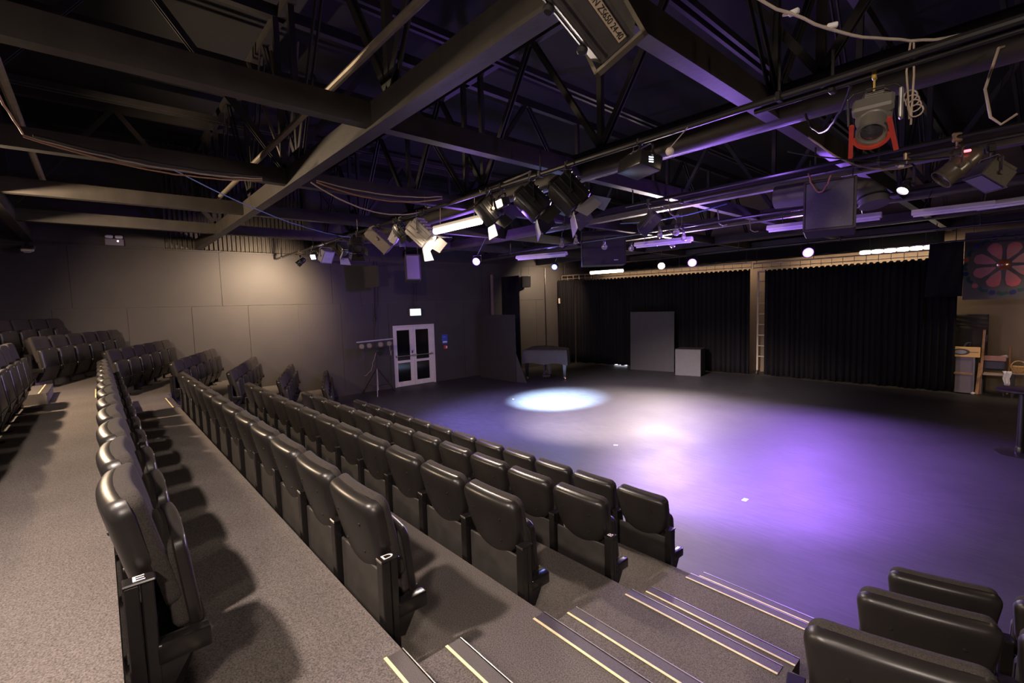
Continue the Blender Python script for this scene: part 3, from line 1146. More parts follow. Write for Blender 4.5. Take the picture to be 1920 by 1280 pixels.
# second flat and cube
t = thing('scenery_flat', 'grey-black scenery flat leaning in front of the back curtain', 'flat', (-10.37, 15.20, 0), R(12))
b = MB()
b.rbox((0.82, 0, 1.10), (1.66, 0.05, 2.20), 0.006, 1, rot=(R(-1.0), 0, 0))
obj('panel', b, FLAT, t)
b = MB()
for x in (0.12, 1.5):
    b.bar((x, 0.06, 0.02), (x, 0.06, 2.1), 0.05, 0.04)
b.bar((0.1, 0.09, 0.05), (1.5, 0.09, 0.05), 0.05, 0.06)
obj('frame_batten', b, WOOD, t)
t = thing('stage_cube', 'dark grey plywood cube standing by the grey-black flat', 'box', (-7.96, 15.0, 0), R(15))
b = MB()
b.rbox((0, 0.36, 0.455), (0.84, 0.72, 0.91), 0.008, 1)
obj('box_body', b, GREYB, t)
b = MB()
b.rbox((0, 0.36, 0.914), (0.845, 0.725, 0.012), 0.004, 1)
obj('lid', b, GREYB, t)
# tape marks and scraps on the stage floor
for i, (x, y, s, lab) in enumerate(((-5.05, 6.90, 0.07, 'small white tape mark near the middle of the stage floor'), (-2.45, 6.1, 0.09, 'white tape mark on the purple lit stage floor'),
                               (-9.6, 8.45, 0.06, 'tiny white scrap left of the blue spot on the stage floor'))):
    b = MB()
    b.box((x, y, 0.002), (s, s * 0.6, 0.003), rot=(0, 0, 0.6 + i))
    tag(obj('tape_mark', b, WHITE), lab, 'tape')
# daylight glow under the curtain: an added emissive strip on the backstage floor
t = thing('curtain_gap_glow', 'added glowing strip for the light gap under the wide curtain', 'lamp', (-11.55, 15.95, 0))
b = MB()
b.rbox((0, 0, 0.045), (1.05, 0.09, 0.09), 0.01, 1)
obj('case', b, WHITE, t)
b = MB()
b.b2((-0.1, -0.05, 0.02), (0.5, -0.046, 0.08))
obj('lit_face', b, glow('gap_glow_cool', (0.85, 0.86, 1.0), 5), t)

# ------------------------------------------------------------------ backstage corner at the right
t = thing('lectern', 'lectern with a yellow logo board at the right curtain edge', 'lectern', (-1.28, 16.62, 0))
b = MB()
b.rbox((0.02, 0.02, 0.48), (0.34, 0.30, 0.92), 0.006, 1)
obj('body', b, mat('lectern_grey', (0.20, 0.17, 0.19), 0.6, noise=(5, 0.1)), t)
b = MB()
b.b2((-0.20, -0.15, 0.50), (0.18, -0.13, 0.545))
obj('shelf', b, WOOD, t)
b = MB()
b.tube([(0.20, -0.14, 0.05), (0.20, -0.14, 0.95)], 0.016, 8)
obj('post', b, ALU, t)
b = MB()
b.rbox((0.20, -0.14, 0.03), (0.08, 0.08, 0.06), 0.02, 1)
obj('foot', b, WHITE, t)
b = MB()
b.rbox((0.04, -0.16, 1.075), (0.52, 0.03, 0.26), 0.008, 1)
bo = obj('logo_board', b, mat('board_yellow', (0.80, 0.50, 0.16), 0.5, noise=(4, 0.05)), t)
bo['label'] = 'yellow board with a dark oval emblem'


def ellipse(cx_, cz_, a, bb, y, th, n_=28):
    m = MB()
    m.prism([(cx_ + a * math.cos(2 * PI * k / n_), cz_ + bb * math.sin(2 * PI * k / n_)) for k in range(n_)], -th / 2, th / 2,
            Matrix.Translation((0, y, 0)) @ Matrix.Rotation(PI / 2, 4, 'X'))
    return m


em = ellipse(-0.05, 1.075, 0.165, 0.082, -0.177, 0.003)
em.b2((0.09, -0.178, 1.068), (0.27, -0.176, 1.080))
em.b2((-0.21, -0.178, 1.068), (-0.15, -0.176, 1.080))
obj('emblem', em, mat('emblem_dark', (0.07, 0.06, 0.06), 0.6, noise=(6, 0.1)), bo)
obj('emblem_centre', ellipse(-0.06, 1.073, 0.115, 0.050, -0.180, 0.003), mat('emblem_grey', (0.34, 0.32, 0.31), 0.6, noise=(6, 0.1)), bo)
b = MB()
b.tube([(0, 0, 0), (0.05, 0, 0.08), (0.12, 0, 0.10), (0.09, 0, 0.02)], [0.02, 0.025, 0.02, 0.012], 8)
o = obj('desk_microphone', b, GREYB, loc=(-1.28, 16.50, 1.215))
tag(o, 'small grey gooseneck piece on top of the lectern', 'microphone')

t = thing('draped_frame', 'tall frame hung with dark cloth behind the lectern', 'frame', (-1.30, 16.98, 0))
b = MB()
for x in (-0.2, 0.38):
    b.bar((x, 0, 0), (x, 0, 2.0), 0.05, 0.05)
b.bar((-0.2, 0, 1.98), (0.38, 0, 1.98), 0.05, 0.05)
obj('frame', b, BLKM, t)
DRAPE = mat('dark_drape', (0.045, 0.036, 0.028), 0.8, noise=(12, 0.2))
for nm, z0_, z1_, sk in (('drape', 0.05, 1.75, 0.2), ('valance', 1.68, 2.02, 0.0)):
    V, F = [], []
    for j in range(13):
        for i in range(21):
            u, v = i / 20, j / 12
            V.append((-0.24 + 0.66 * u, -0.05 - (0.03 if nm == 'valance' else 0) + 0.025 * math.sin(10 * u + 5 * v * (1 if sk else 0.3)) + 0.012 * math.sin(19 * v + 6 * u), z0_ + (z1_ - z0_) * v + (0.03 * math.sin(5 * u) if j == 0 else 0)))
    F = [(j * 21 + i, j * 21 + i + 1, (j + 1) * 21 + i + 1, (j + 1) * 21 + i) for j in range(12) for i in range(20)]
    b = MB()
    b.add(V, F)
    o = obj(nm, b, DRAPE, t, smooth=80)
    o.modifiers.new('thickness', 'SOLIDIFY').thickness = 0.006
for i, (x, z1_, w, lab) in enumerate(((-0.975, 1.62, 0.05, 'taller narrow orange-brown plank leaning on the draped frame'), (-1.02, 0.78, 0.06, 'short pale plank leaning beside the draped frame'))):
    b = MB()
    b.bar((x, 16.66 - 0.09 * i, 0.0), (x + 0.03, 16.86 - 0.09 * i, z1_), w, 0.025)
    tag(obj('timber_plank', b, WOOD), lab, 'plank')

t = thing('folding_chair', 'folding chair with a pinkish top rail behind the curtain edge', 'chair', (-0.74, 16.88, 0))
NAVY = mat('chair_navy', (0.035, 0.04, 0.07), 0.5, noise=(5, 0.1))
b = MB()
b.rbox((0, 0, 0.90), (0.40, 0.035, 0.13), 0.012, 1)
obj('top_rail', b, mat('pinkish_wood', (0.48, 0.24, 0.19), 0.5, noise=(6, 0.1)), t)
b = MB()
b.rbox((0, 0.015, 0.73), (0.37, 0.02, 0.20), 0.01, 1)
obj('backrest', b, NAVY, t)
b = MB()
b.rbox((0, -0.16, 0.52), (0.38, 0.36, 0.045), 0.012, 1)
obj('seat', b, mat('seat_tan', (0.32, 0.24, 0.18), 0.6, noise=(6, 0.1)), t)
for sx in (-1, 1):
    for (y0, y1) in ((0.03, -0.30), (-0.28, 0.10)):
        b = MB()
        b.bar((sx * 0.19, y0, 0.9 if y0 > 0 else 0.52), (sx * 0.19, y1, 0.0), 0.025, 0.025)
        obj('leg', b, BLKM, t)

t = thing('trestle_table', 'low grey table with braced legs in the backstage corner', 'table', (0.02, 16.62, 0))
b = MB()
b.rbox((0, 0, 0.60), (0.95, 0.55, 0.035), 0.006, 1)
obj('table_top', b, mat('table_grey', (0.22, 0.17, 0.13), 0.6, noise=(5, 0.15)), t)
for sx in (-1, 1):
    for sy in (-1, 1):
        b = MB()
        b.bar((sx * 0.42, sy * 0.22, 0), (sx * 0.42, sy * 0.22, 0.585), 0.045, 0.045)
        obj('leg', b, BLKM, t)
b = MB()
b.bar((-0.38, -0.22, 0.12), (0.38, -0.22, 0.55), 0.02, 0.03)
b.bar((-0.42, -0.22, 0.28), (0.42, -0.22, 0.28), 0.03, 0.05)
obj('brace', b, BLKM, t)
# basket on the table
t = thing('wicker_basket', 'yellow wicker basket with arched handle on the low table', 'basket', (-0.32, 16.55, 0.6185))
b = MB()
b.lathe([(0.085, 0.0), (0.105, 0.03), (0.125, 0.09), (0.135, 0.135), (0.142, 0.14), (0.142, 0.15), (0.125, 0.148), (0.112, 0.09), (0.09, 0.02)], 20)
for k in range(20):
    a = 2 * PI * k / 20
    b.tube([(0.092 * math.cos(a), 0.092 * math.sin(a), 0.004), (0.139 * math.cos(a), 0.139 * math.sin(a), 0.14)], 0.006, 5)
WICK = mat('wicker', (0.55, 0.34, 0.12), 0.6, noise=(40, 0.3), bump=(70, 0.4))
obj('bowl', b, WICK, t)
b = MB()
b.tube([(-0.13 * math.cos(PI * k / 12), 0, 0.13 + 0.15 * math.sin(PI * k / 12)) for k in range(13)], 0.011, 8)
obj('handle', b, WICK, t)
b = MB()
V, F = [], []
for j in range(7):
    for i in range(9):
        u, v = i / 8 - 0.5, j / 6
        V.append((-0.50 + 0.15 * u * (1 - 0.35 * v) + 0.012 * math.sin(9 * v), 16.32 - 0.02 * math.sin(12 * u + 3 * v) + 0.05 * min(0, 0.5 - v), 0.66 - 0.34 * v))
F = [(j * 9 + i, j * 9 + i + 1, (j + 1) * 9 + i + 1, (j + 1) * 9 + i) for j in range(6) for i in range(8)]
b.add(V, F)
o = obj('white_cloth', b, WHITE, smooth=80)
o.modifiers.new('thickness', 'SOLIDIFY').thickness = 0.01
tag(o, 'white cloth hanging over the left end of the low table', 'cloth')
t = thing('broom', 'short wooden broom standing upright with pale head behind the table', 'broom', (-0.50, 17.0, 0))
b = MB()
b.tube([(0, 0, 0), (0.02, 0, 1.18)], 0.022, 8)
obj('stick', b, WOOD, t)
b = MB()
b.rbox((-0.10, 0, 0.93), (0.18, 0.07, 0.09), 0.03, 2, rot=(0, R(-20), 0))
obj('head', b, WHITE, t)

# tall bar table at the right edge
t = thing('bar_table', 'tall black pedestal table at the right edge of the stage floor', 'table', (-0.15, 10.85, 0))
b = MB()
b.lathe([(0.29, 0.0), (0.29, 0.012), (0.24, 0.022), (0.06, 0.035), (0.055, 0.10), (0.045, 0.12)], 32)
obj('base', b, BLKM, t)
b = MB()
b.tube([(0, 0, 0.10), (0, 0, 1.00)], 0.045, 14)
obj('column', b, BLKM, t)
b = MB()
b.lathe([(0.10, 0.985), (0.30, 1.005), (0.31, 1.012), (0.31, 1.036), (0.30, 1.04)], 32)
obj('table_top', b, BLKM, t)

# flower panel and cloth up high
t = thing('flower_panel', 'grey panel with a red petalled flower of coloured film, hung at the right', 'panel', (-0.36, 15.95, 2.40))
b = MB()
b.b2((-0.95, -0.01, 0), (0.95, 0.02, 1.62))
obj('backing', b, mat('panel_grey', (0.045, 0.040, 0.038), 0.6, noise=(3, 0.1)), t)
FX, FZ = -0.27, 0.80
CR = mat('red_film', (0.26, 0.006, 0.016), 0.28, noise=(6, 0.15), bump=(5, 0.2))
for k in range(8):
    a0 = 2 * PI * k / 8 + PI / 8
    pl = []
    for (rr, da) in ((0.14, -0.10), (0.33, -0.30), (0.47, -0.27), (0.53, -0.12), (0.54, 0.0), (0.53, 0.12), (0.47, 0.27), (0.33, 0.30), (0.14, 0.10)):
        pl.append((FX + rr * math.cos(a0 + da), FZ + rr * math.sin(a0 + da)))
    b = MB()
    b.prism(pl, 0.011, 0.017, Matrix.Rotation(PI / 2, 4, 'X'))
    obj('petal', b, CR, t, smooth=20)
b = MB()
b.lathe([(0.115, 0.011), (0.115, 0.02), (0.06, 0.03)], 20, Matrix.Translation((FX, 0, FZ)) @ Matrix.Rotation(PI, 4, 'Z'), 'Y')
obj('centre', b, mat('orange_film', (0.25, 0.06, 0.01), 0.12, noise=(8, 0.2)), t)
for k in range(12):
    a = 2 * PI * k / 12 + 0.26
    rr = 0.66
    b = MB()
    b.lathe([(0.055, 0.011), (0.055, 0.016)], 14, Matrix.Translation((FX + rr * math.cos(a), 0, FZ + rr * math.sin(a))) @ Matrix.Rotation(PI, 4, 'Z'), 'Y')
    obj('dot', b, [mat('blue_film', (0.01, 0.015, 0.09), 0.15, noise=(6, 0.1)), CR][k % 2 if k % 3 else 0], t)
for k in range(12):
    a = 2 * PI * k / 12
    rr = 0.66
    b = MB()
    b.prism([(FX + q * math.cos(a + da), FZ + q * math.sin(a + da)) for q, da in ((rr - 0.05, -0.12), (rr + 0.02, -0.14), (rr + 0.05, 0), (rr + 0.02, 0.14), (rr - 0.05, 0.12), (rr - 0.02, 0))], 0.011, 0.015, Matrix.Rotation(PI / 2, 4, 'X'))
    obj('leaf', b, mat('teal_film', (0.012, 0.045, 0.05), 0.15, noise=(6, 0.15)), t)
b = MB()
for x in (-0.8, 0.8):
    b.tube([(x, 0, 1.6), (x, 0, 2.0)], 0.006, 6)
obj('hanging_wire', b, BLKM, t)
b = MB()
V, F = [], []
for j in range(13):
    for i in range(17):
        u, v = i / 16, j / 12
        V.append((-1.84 + 0.60 * u - 0.06 * (1 - v) * (1 - u), 15.0 + 0.05 * math.sin(5 * u + 4 * (1 - v)) * (1 - v) + 0.02 * math.sin(16 * u - 7 * v), 2.50 + 1.26 * v))
F = [(j * 17 + i, j * 17 + i + 1, (j + 1) * 17 + i + 1, (j + 1) * 17 + i) for j in range(12) for i in range(16)]
b.add(V, F)
o = obj('black_cloth', b, CURT, smooth=80)
o.modifiers.new('thickness', 'SOLIDIFY').thickness = 0.008
tag(o, 'black cloth hung high between the right curtain and flower panel', 'cloth')

# ------------------------------------------------------------------ wall fittings near the piano
b = MB()
b.tube([(XW + 0.03, 14.25, 0.1), (XW + 0.03, 14.25, 4.1)], 0.022, 8)
tag(obj('conduit', b, BLKM), 'black vertical conduit on the pale lit wall behind the piano', 'pipe')
b = MB()
b.bar((XW + 0.20, 11.22, 2.2), (XW + 0.20, 11.22, 3.75), 0.09, 0.06)
b.bar((XW + 0.20, 11.22, 0.0), (XW + 0.20, 11.22, 2.2), 0.06, 0.05)
tag(obj('timber_post', b, mat('post_paint', (0.16, 0.125, 0.11), 0.6, noise=(6, 0.1))), 'pale vertical post rising behind the left scenery flat', 'post')


def speaker(name, label, loc, rotz, size, tilt=0.0, hang=0.3, gm=None, cat='speaker'):
    """loc: top centre of the cabinet; faces local -Y"""
    w, d, h = size
    t = thing(name, label, cat, loc, rotz)
    mx = Matrix.Rotation(tilt, 4, 'X')
    b = MB()
    b.rbox((0, 0, -h / 2), (w, d, h), 0.012, 1, mx)
    obj('cabinet', b, CAB, t)
    b = MB()
    b.rbox((0, -d / 2 - 0.006, -h / 2), (w - 0.05, 0.016, h - 0.05), 0.004, 1, mx)
    g = obj('grille', b, gm or GRILL, t)
    b = MB()
    fw_ = 0.018
    for s in (-1, 1):
        b.b2((s * (w / 2 - fw_), -d / 2 - 0.018, -h), (s * w / 2, -d / 2, 0), mx)
    b.b2((-w / 2, -d / 2 - 0.018, -fw_), (w / 2, -d / 2, 0), mx)
    b.b2((-w / 2, -d / 2 - 0.018, -h), (w / 2, -d / 2, -h + fw_), mx)
    obj('front_frame', b, CAB, t)
    b = MB()
    for s in (-1, 1):
        b.tube([(s * w * 0.42, 0, -0.02), (s * w * (0.42 if hang < 1 else 0.3), 0.02, hang)], 0.007, 6)
    obj('suspension_rod', b, BLKM, t)
    return t


sp1 = speaker('wall_speaker', 'brown-lit black speaker hung above and left of the exit sign', (-12.95, 6.2, 3.84), R(28), (0.50, 0.46, 0.60), 0.06, 0.4)
b = MB()
b.tube([(0, 0.05, -0.5), (0.02, 0.1, -1.0)], 0.008, 6)
obj('lead', b, CABLEB, sp1)
speaker('wall_speaker', 'tall purple-lit speaker hung to the right of the brown-lit one', (-10.50, 6.0, 3.88), R(66), (0.36, 0.30, 0.64), -0.18, 0.35, mat('grille_grey', (0.14, 0.13, 0.15), 0.5, noise=(200, 0.4)))
t = speaker('wall_speaker', 'small black box speaker high on the pale wall behind the piano', (XW + 0.22, 12.95, 3.72), R(60), (0.34, 0.28, 0.44), 0, 0.35)
speaker('ceiling_speaker', 'large purple-lit speaker hung below the beams above the right of the stage', (-1.70, 6.55, 3.90), R(12), (0.50, 0.40, 0.58), -0.10, 0.32, mat('grille_dark_grey', (0.07, 0.065, 0.075), 0.5, noise=(200, 0.4)))
t = speaker('subwoofer', 'large dark speaker box hung above the middle of the stage', (-7.35, 9.6, 4.33), R(42), (1.06, 0.6, 0.82), 0, 1.75)
b = MB()
b.b2((0.24, -0.318, -0.72), (0.34, -0.312, -0.70))
obj('badge', b, WHITE, t)

# ------------------------------------------------------------------ lighting bars
def local(t, p):
    """world point in the thing's own frame"""
    return Matrix.Rotation(-t.rotation_euler.z, 3, 'Z') @ (Vector(p) - Vector(t.location))


def xbar(y, z, x0, x1, label, r=0.024, m=None):
    t = thing('lighting_bar', label, 'pipe', (0, y, z))
    b = MB()
    b.tube([(x0, 0, 0), (x1, 0, 0)], r, 10)
    obj('pipe', b, m or BLKM, t)
    x = x0 + 0.5
    while x < x1:
        b = MB()
        b.tube([(x, 0, 0), (x, 0, 0.25)], 0.010, 6)
        b.rbox((x, 0, 0), (0.04, 0.07, 0.07), 0.008, 1)
        obj('hanger', b, BLKM, t)
        x += 2.4
    return t


xbar(1.65, 4.50, -9.8, 1.5, 'pale pipe crossing under the beams nearest the camera', 0.032, PIPE)
xbar(3.75, 4.02, -13.8, 2.5, 'black lighting bar carrying the front row of stage lamps', 0.026)
xbar(8.25, 3.95, -9.8, 2.5, 'black lighting bar carrying the fluorescent battens')
xbar(3.84, 4.0, -1.5, 2.5, 'thin black bar carrying the spotlight with the red holder', 0.02)
xbar(13.6, 3.95, -11.0, 2.0, 'black lighting bar in front of the back curtain')
xbar(6.80, 4.10, -6.6, 3.0, 'black lighting bar at the right carrying the small lit can')
xbar(-0.42, 4.50, -9.8, -3.0, 'pale pipe at the top left edge of the view', 0.034, PIPE)
t = thing('sloping_pipe', 'thin pale pipe running forward above the bright tube', 'pipe', (0, 0, 0))
b = MB()
b.tube([(-6.15, 4.34, 4.215), (-4.16, 4.05, 4.2)], 0.012, 8)
obj('pipe', b, PIPE, t)


# ------------------------------------------------------------------ lamps
def clampset(t, drop=0.10, m=None):
    b = MB()
    b.rbox((0, 0, 0), (0.035, 0.075, 0.085), 0.01, 1)
    b.tube([(0, 0, -0.03), (0, 0, -drop)], 0.009, 6)
    obj('hook_clamp', b, m or BLKM, t)


def yoke(t, w, z0, z1, m, piv_y=0.0):
    b = MB()
    pts = [(-w, piv_y, z1), (-w, 0, z0 - 0.03), (-w + 0.03, 0, z0), (w - 0.03, 0, z0), (w, 0, z0 - 0.03), (w, piv_y, z1)]
    for p, q in zip(pts, pts[1:]):
        b.bar(p, q, 0.028, 0.007)
    for s in (-1, 1):
        b.lathe([(0.022, -0.012), (0.022, 0.012)], 10, Matrix.Translation((s * w, piv_y, z1)), 'X')
    return obj('yoke', b, m, t)


def fresnel(label, loc, rotz, tilt=45, s=1.0, lens_m=None, doors=True, body_m=None, roll_=0.0, door_m=None, cat='stage lamp'):
    """hangs from loc; beam along local +Y tilted down"""
    t = thing('fresnel_lamp', label, cat, loc, rotz)
    bm_ = body_m or BLKM
    clampset(t, 0.12 * s)
    zc = -0.30 * s
    yoke(t, 0.165 * s, -0.10 * s, zc, bm_)
    mx = Matrix.Translation((0, 0, zc)) @ Matrix.Rotation(R(roll_), 4, 'Y') @ Matrix.Rotation(-R(tilt), 4, 'X')
    b = MB()
    b.rbox((0, 0, 0), (0.28 * s, 0.36 * s, 0.28 * s), 0.03 * s, 2, mx)
    for k in range(5):
        b.rbox((0, (-0.14 + 0.065 * k) * s, 0.145 * s), (0.24 * s, 0.022 * s, 0.03 * s), 0.006 * s, 1, mx)
    for sx in (-1, 1):
        for k in range(3):
            b.rbox((sx * 0.143 * s, 0, (-0.08 + 0.08 * k) * s), (0.014 * s, 0.33 * s, 0.024 * s), 0.005 * s, 1, mx)
    b.rbox((0, -0.20 * s, -0.03 * s), (0.16 * s, 0.05 * s, 0.16 * s), 0.02 * s, 1, mx)
    body = obj('body', b, bm_, t)
    b = MB()
    b.lathe([(0.128 * s, 0.17 * s), (0.128 * s, 0.20 * s), (0.112 * s, 0.20 * s), (0.112 * s, 0.185 * s)], 24, mx, 'Y')
    obj('lens_ring', b, bm_, t)
    b = MB()
    b.lathe([(0.112 * s, 0.182 * s), (0.09 * s, 0.192 * s), (0.04 * s, 0.198 * s), (0.004, 0.199 * s)], 24, mx, 'Y')
    obj('lens', b, lens_m or LENS, t)
    if doors:
        for k in range(4):
            a = k * PI / 2
            dm = mx @ Matrix.Rotation(a, 4, 'Y') @ Matrix.Translation((0, 0.20 * s, 0.13 * s)) @ Matrix.Rotation(R(32), 4, 'X')
            w0, w1, L_ = (0.125, 0.165, 0.19) if k % 2 == 0 else (0.115, 0.10, 0.17)
            b = MB()
            V = [(-w0 * s, 0, 0), (w0 * s, 0, 0), (w1 * s, L_ * s, 0), (-w1 * s, L_ * s, 0)]
            V = V + [(x, y, 0.004) for x, y, z in V]
            b.add(V, [(3, 2, 1, 0), (4, 5, 6, 7), (0, 1, 5, 4), (1, 2, 6, 5), (2, 3, 7, 6), (3, 0, 4, 7)], dm)
            obj('barn_door', b, door_m or bm_, t)
    b = MB()
    b.tube(sag((0, -0.20 * s, zc + 0.05), (0.10, -0.02, 0.02), 0.10, 10, 0.01), 0.007, 6)
    obj('lead', b, CABLEB, t)
    return t


def flood(label, loc, rotz, tilt=40, size=(0.22, 0.10, 0.17), face=None, body_m=None, roll_=0.0, fins=True):
    t = thing('flood_lamp', label, 'stage lamp', loc, rotz)
    m = body_m or BLKM
    w, d, h = size
    clampset(t, 0.10)
    zc = -0.14 - h / 2
    yoke(t, w / 2 + 0.015, -0.09, zc, m)
    mx = Matrix.Translation((0, 0, zc)) @ Matrix.Rotation(R(roll_), 4, 'Y') @ Matrix.Rotation(-R(tilt), 4, 'X')
    b = MB()
    b.rbox((0, 0, 0), (w, d, h), 0.012, 1, mx)
    if fins:
        for k in range(6):
            b.b2((-w / 2 + w * (k + 0.4) / 6, -d / 2 - 0.03, -h * 0.42), (-w / 2 + w * (k + 0.55) / 6, -d / 2, h * 0.42), mx)
    b.b2((-w / 2 - 0.006, d / 2 - 0.012, -h / 2 - 0.006), (w / 2 + 0.006, d / 2, h / 2 + 0.006), mx)
    obj('body', b, m, t)
    b = MB()
    b.rbox((0, d / 2 + 0.002, 0), (w - 0.03, 0.008, h - 0.03), 0.003, 1, mx)
    obj('front_glass', b, face or LENS, t)
    b = MB()
    b.tube(sag((0, -d / 2, zc), (0.08, 0, 0.02), 0.06, 8, 0.01), 0.006, 6)
    obj('lead', b, CABLEB, t)
    return t


def par_can(label, loc, rotz, tilt=40, r=0.10, L_=0.30, face=None, m=None, drop=0.12):
    t = thing('par_can', label, 'stage lamp', loc, rotz)
    m = m or BLKM
    clampset(t, 0.10, BRASS)
    zc = -drop - r - 0.06
    yoke(t, r + 0.02, -0.09, zc, m)
    mx = Matrix.Translation((0, 0, zc)) @ Matrix.Rotation(-R(tilt), 4, 'X')
    b = MB()
    b.lathe([(0.04 * r / 0.1, -L_ * 0.62), (r * 0.62, -L_ * 0.56), (r * 0.80, -L_ * 0.44), (r * 0.86, -L_ * 0.25), (r * 0.90, -L_ * 0.24), (r * 0.90, -L_ * 0.20), (r * 0.86, -L_ * 0.19),
             (r * 0.88, 0), (r * 0.93, 0.01), (r * 0.93, 0.03), (r * 0.89, 0.04), (r * 0.95, L_ * 0.36), (r, L_ * 0.37), (r, L_ * 0.42), (r * 0.92, L_ * 0.42), (r * 0.88, L_ * 0.30)], 26, mx, 'Y')
    obj('can', b, m, t)
    b = MB()
    b.lathe([(r * 0.89, L_ * 0.31), (r * 0.6, L_ * 0.345), (0.004, L_ * 0.36)], 22, mx, 'Y')
    obj('lens', b, face or LENS, t)
    return t


BZ = 4.02
# front bar, from the left wall to the right
par_can('small warm lit can at the left end of the front lighting bar', (-11.84, 3.75, BZ), R(160), 40, 0.075, 0.22, G_WARM)
t = flood('small purple-lit box lamp near the left end of the front bar', (-10.16, 3.75, BZ), R(-72), 30, (0.26, 0.14, 0.26), mat('pale_gel', (0.42, 0.40, 0.46), 0.5, noise=(8, 0.1)), mat('lamp_grey', (0.20, 0.19, 0.23), 0.5, noise=(8, 0.1)))
flood('small dark box lamp with lit rear, second along the front bar', (-10.88, 3.75, BZ), R(-140), 25, (0.14, 0.10, 0.13), G_DIM)
fresnel('dark lamp in the left cluster with a purple-lit flap, nearest the wall', (-9.29, 3.75, BZ), R(-75), 40, 0.75, None, True, None, 0, mat('flap_pale', (0.30, 0.28, 0.33), 0.5, noise=(8, 0.1)))
fresnel('dark lamp in the left cluster behind the pale-ribbed one', (-8.57, 3.75, BZ), R(-110), 35, 0.75, None, True)
t = flood('long pale-ribbed flood lamp in the middle of the left cluster', (-7.62, 3.75, BZ), R(-48), 48, (0.22, 0.44, 0.20), None, mat('lamp_tan', (0.16, 0.135, 0.12), 0.45, noise=(8, 0.1)), 18)
flood('small white-faced box lamp under the left cluster', (-7.05, 3.75, BZ), R(-48), 35, (0.16, 0.10, 0.22), mat('lamp_face_grey', (0.35, 0.32, 0.33), 0.4, noise=(8, 0.2)), mat('lamp_white', (0.45, 0.42, 0.42), 0.45, noise=(8, 0.1)), 20)
fresnel('dark lamp with broad open flaps left of the brightly lit flood', (-6.86, 3.75, BZ), R(-60), 60, 0.60, None, True, None, 10)
t = fresnel('brightly lit flood with open flaps beside the glowing tube', (-6.24, 3.75, BZ), R(-56), 46, 1.0, G_WARM, True, mat('lamp_pale', (0.24, 0.215, 0.19), 0.45, noise=(8, 0.1)), 8, mat('flap_white', (0.55, 0.52, 0.50), 0.5, noise=(8, 0.05)))
lamp('flood_beam', 'SPOT', (-5.95, 3.95, 3.40), 260, SOFTW, 0.08, (-4.6, 5.2, 1.0), 120, 0.7)

t = thing('fluorescent_tube', 'glowing white fluorescent batten under the front lighting bar', 'lamp', (-5.32, 3.72, 3.72))
b = MB()
b.tube([(-0.52, 0.02, -0.035), (0.50, 0.05, -0.035)], 0.045, 12)
obj('tube', b, G_TUBE, t)
b = MB()
b.rbox((0, 0.035, 0.015), (1.08, 0.07, 0.05), 0.01, 1, rot=(0, 0, 0.03))
obj('housing', b, WHITE, t)
b = MB()
for x in (-0.4, 0.4):
    b.tube([(x, 0.03, 0.03), (x + 0.02, 0.03, 0.30)], 0.005, 6)
obj('hanging_wire', b, CABLE, t)

fresnel('dark lamp right of the glowing tube', (-4.62, 3.75, BZ), R(-15), 50, 0.80, None, True, None, -5)
t = flood('small warm lit lamp between the tube and the dark fresnels', (-4.36, 3.75, BZ), R(165), 15, (0.17, 0.08, 0.11), G_WARM)
fresnel('dark fresnel lamp with black flaps, left of the purple-flapped one', (-3.84, 3.75, BZ), R(-38), 48, 0.95, None, True, None, -8)
FLAPP = mat('flap_grey', (0.16, 0.15, 0.18), 0.5, noise=(8, 0.08))
fresnel('dark fresnel lamp with a large purple-lit flap', (-3.30, 3.75, BZ), R(-40), 50, 0.98, None, True, None, -10, FLAPP)
t = thing('projector', 'black projector-like box lamp with a small status display', 'projector', (-2.45, 3.75, 4.02), R(-20))
t.scale = (0.78, 0.78, 0.78)
clampset(t, 0.12)
yoke(t, 0.24, -0.08, -0.20, BLKM)
b = MB()
b.rbox((0, 0, -0.26), (0.44, 0.30, 0.17), 0.02, 2, rot=(R(-12), 0, 0))
for k in range(4):
    b.rbox((-0.12 + 0.08 * k, -0.02, -0.165), (0.03, 0.2, 0.02), 0.006, 1, rot=(R(-12), 0, 0))
obj('body', b, BLKM, t)
b = MB()
for k in range(3):
    b.b2((0.221, -0.04, -0.29 + 0.025 * k), (0.224, 0.02, -0.278 + 0.025 * k))
obj('status_display', b, G_PANEL, t)
b = MB()
b.tube(sag((-0.1, 0, -0.17), (-0.2, 0.05, 0.05), 0.12, 10, 0.02), 0.007, 6)
obj('lead', b, CABLE, t)
b = MB()
b.lathe([(0.006, 0.032), (0.02, 0.026), (0.03, 0.012), (0.033, 0.0), (0.03, -0.012), (0.02, -0.026), (0.006, -0.032)], 18)
b.tube([(0, 0, 0.025), (0.0, 0.30, 0.26)], 0.004, 6)
o = obj('ball_lamp', b, mat('ball_white', (0.55, 0.48, 0.42), 0.5, noise=(5, 0.05)), loc=(-1.98, 3.45, 3.76))
tag(o, 'small white ball hanging right of the black projector', 'ball')

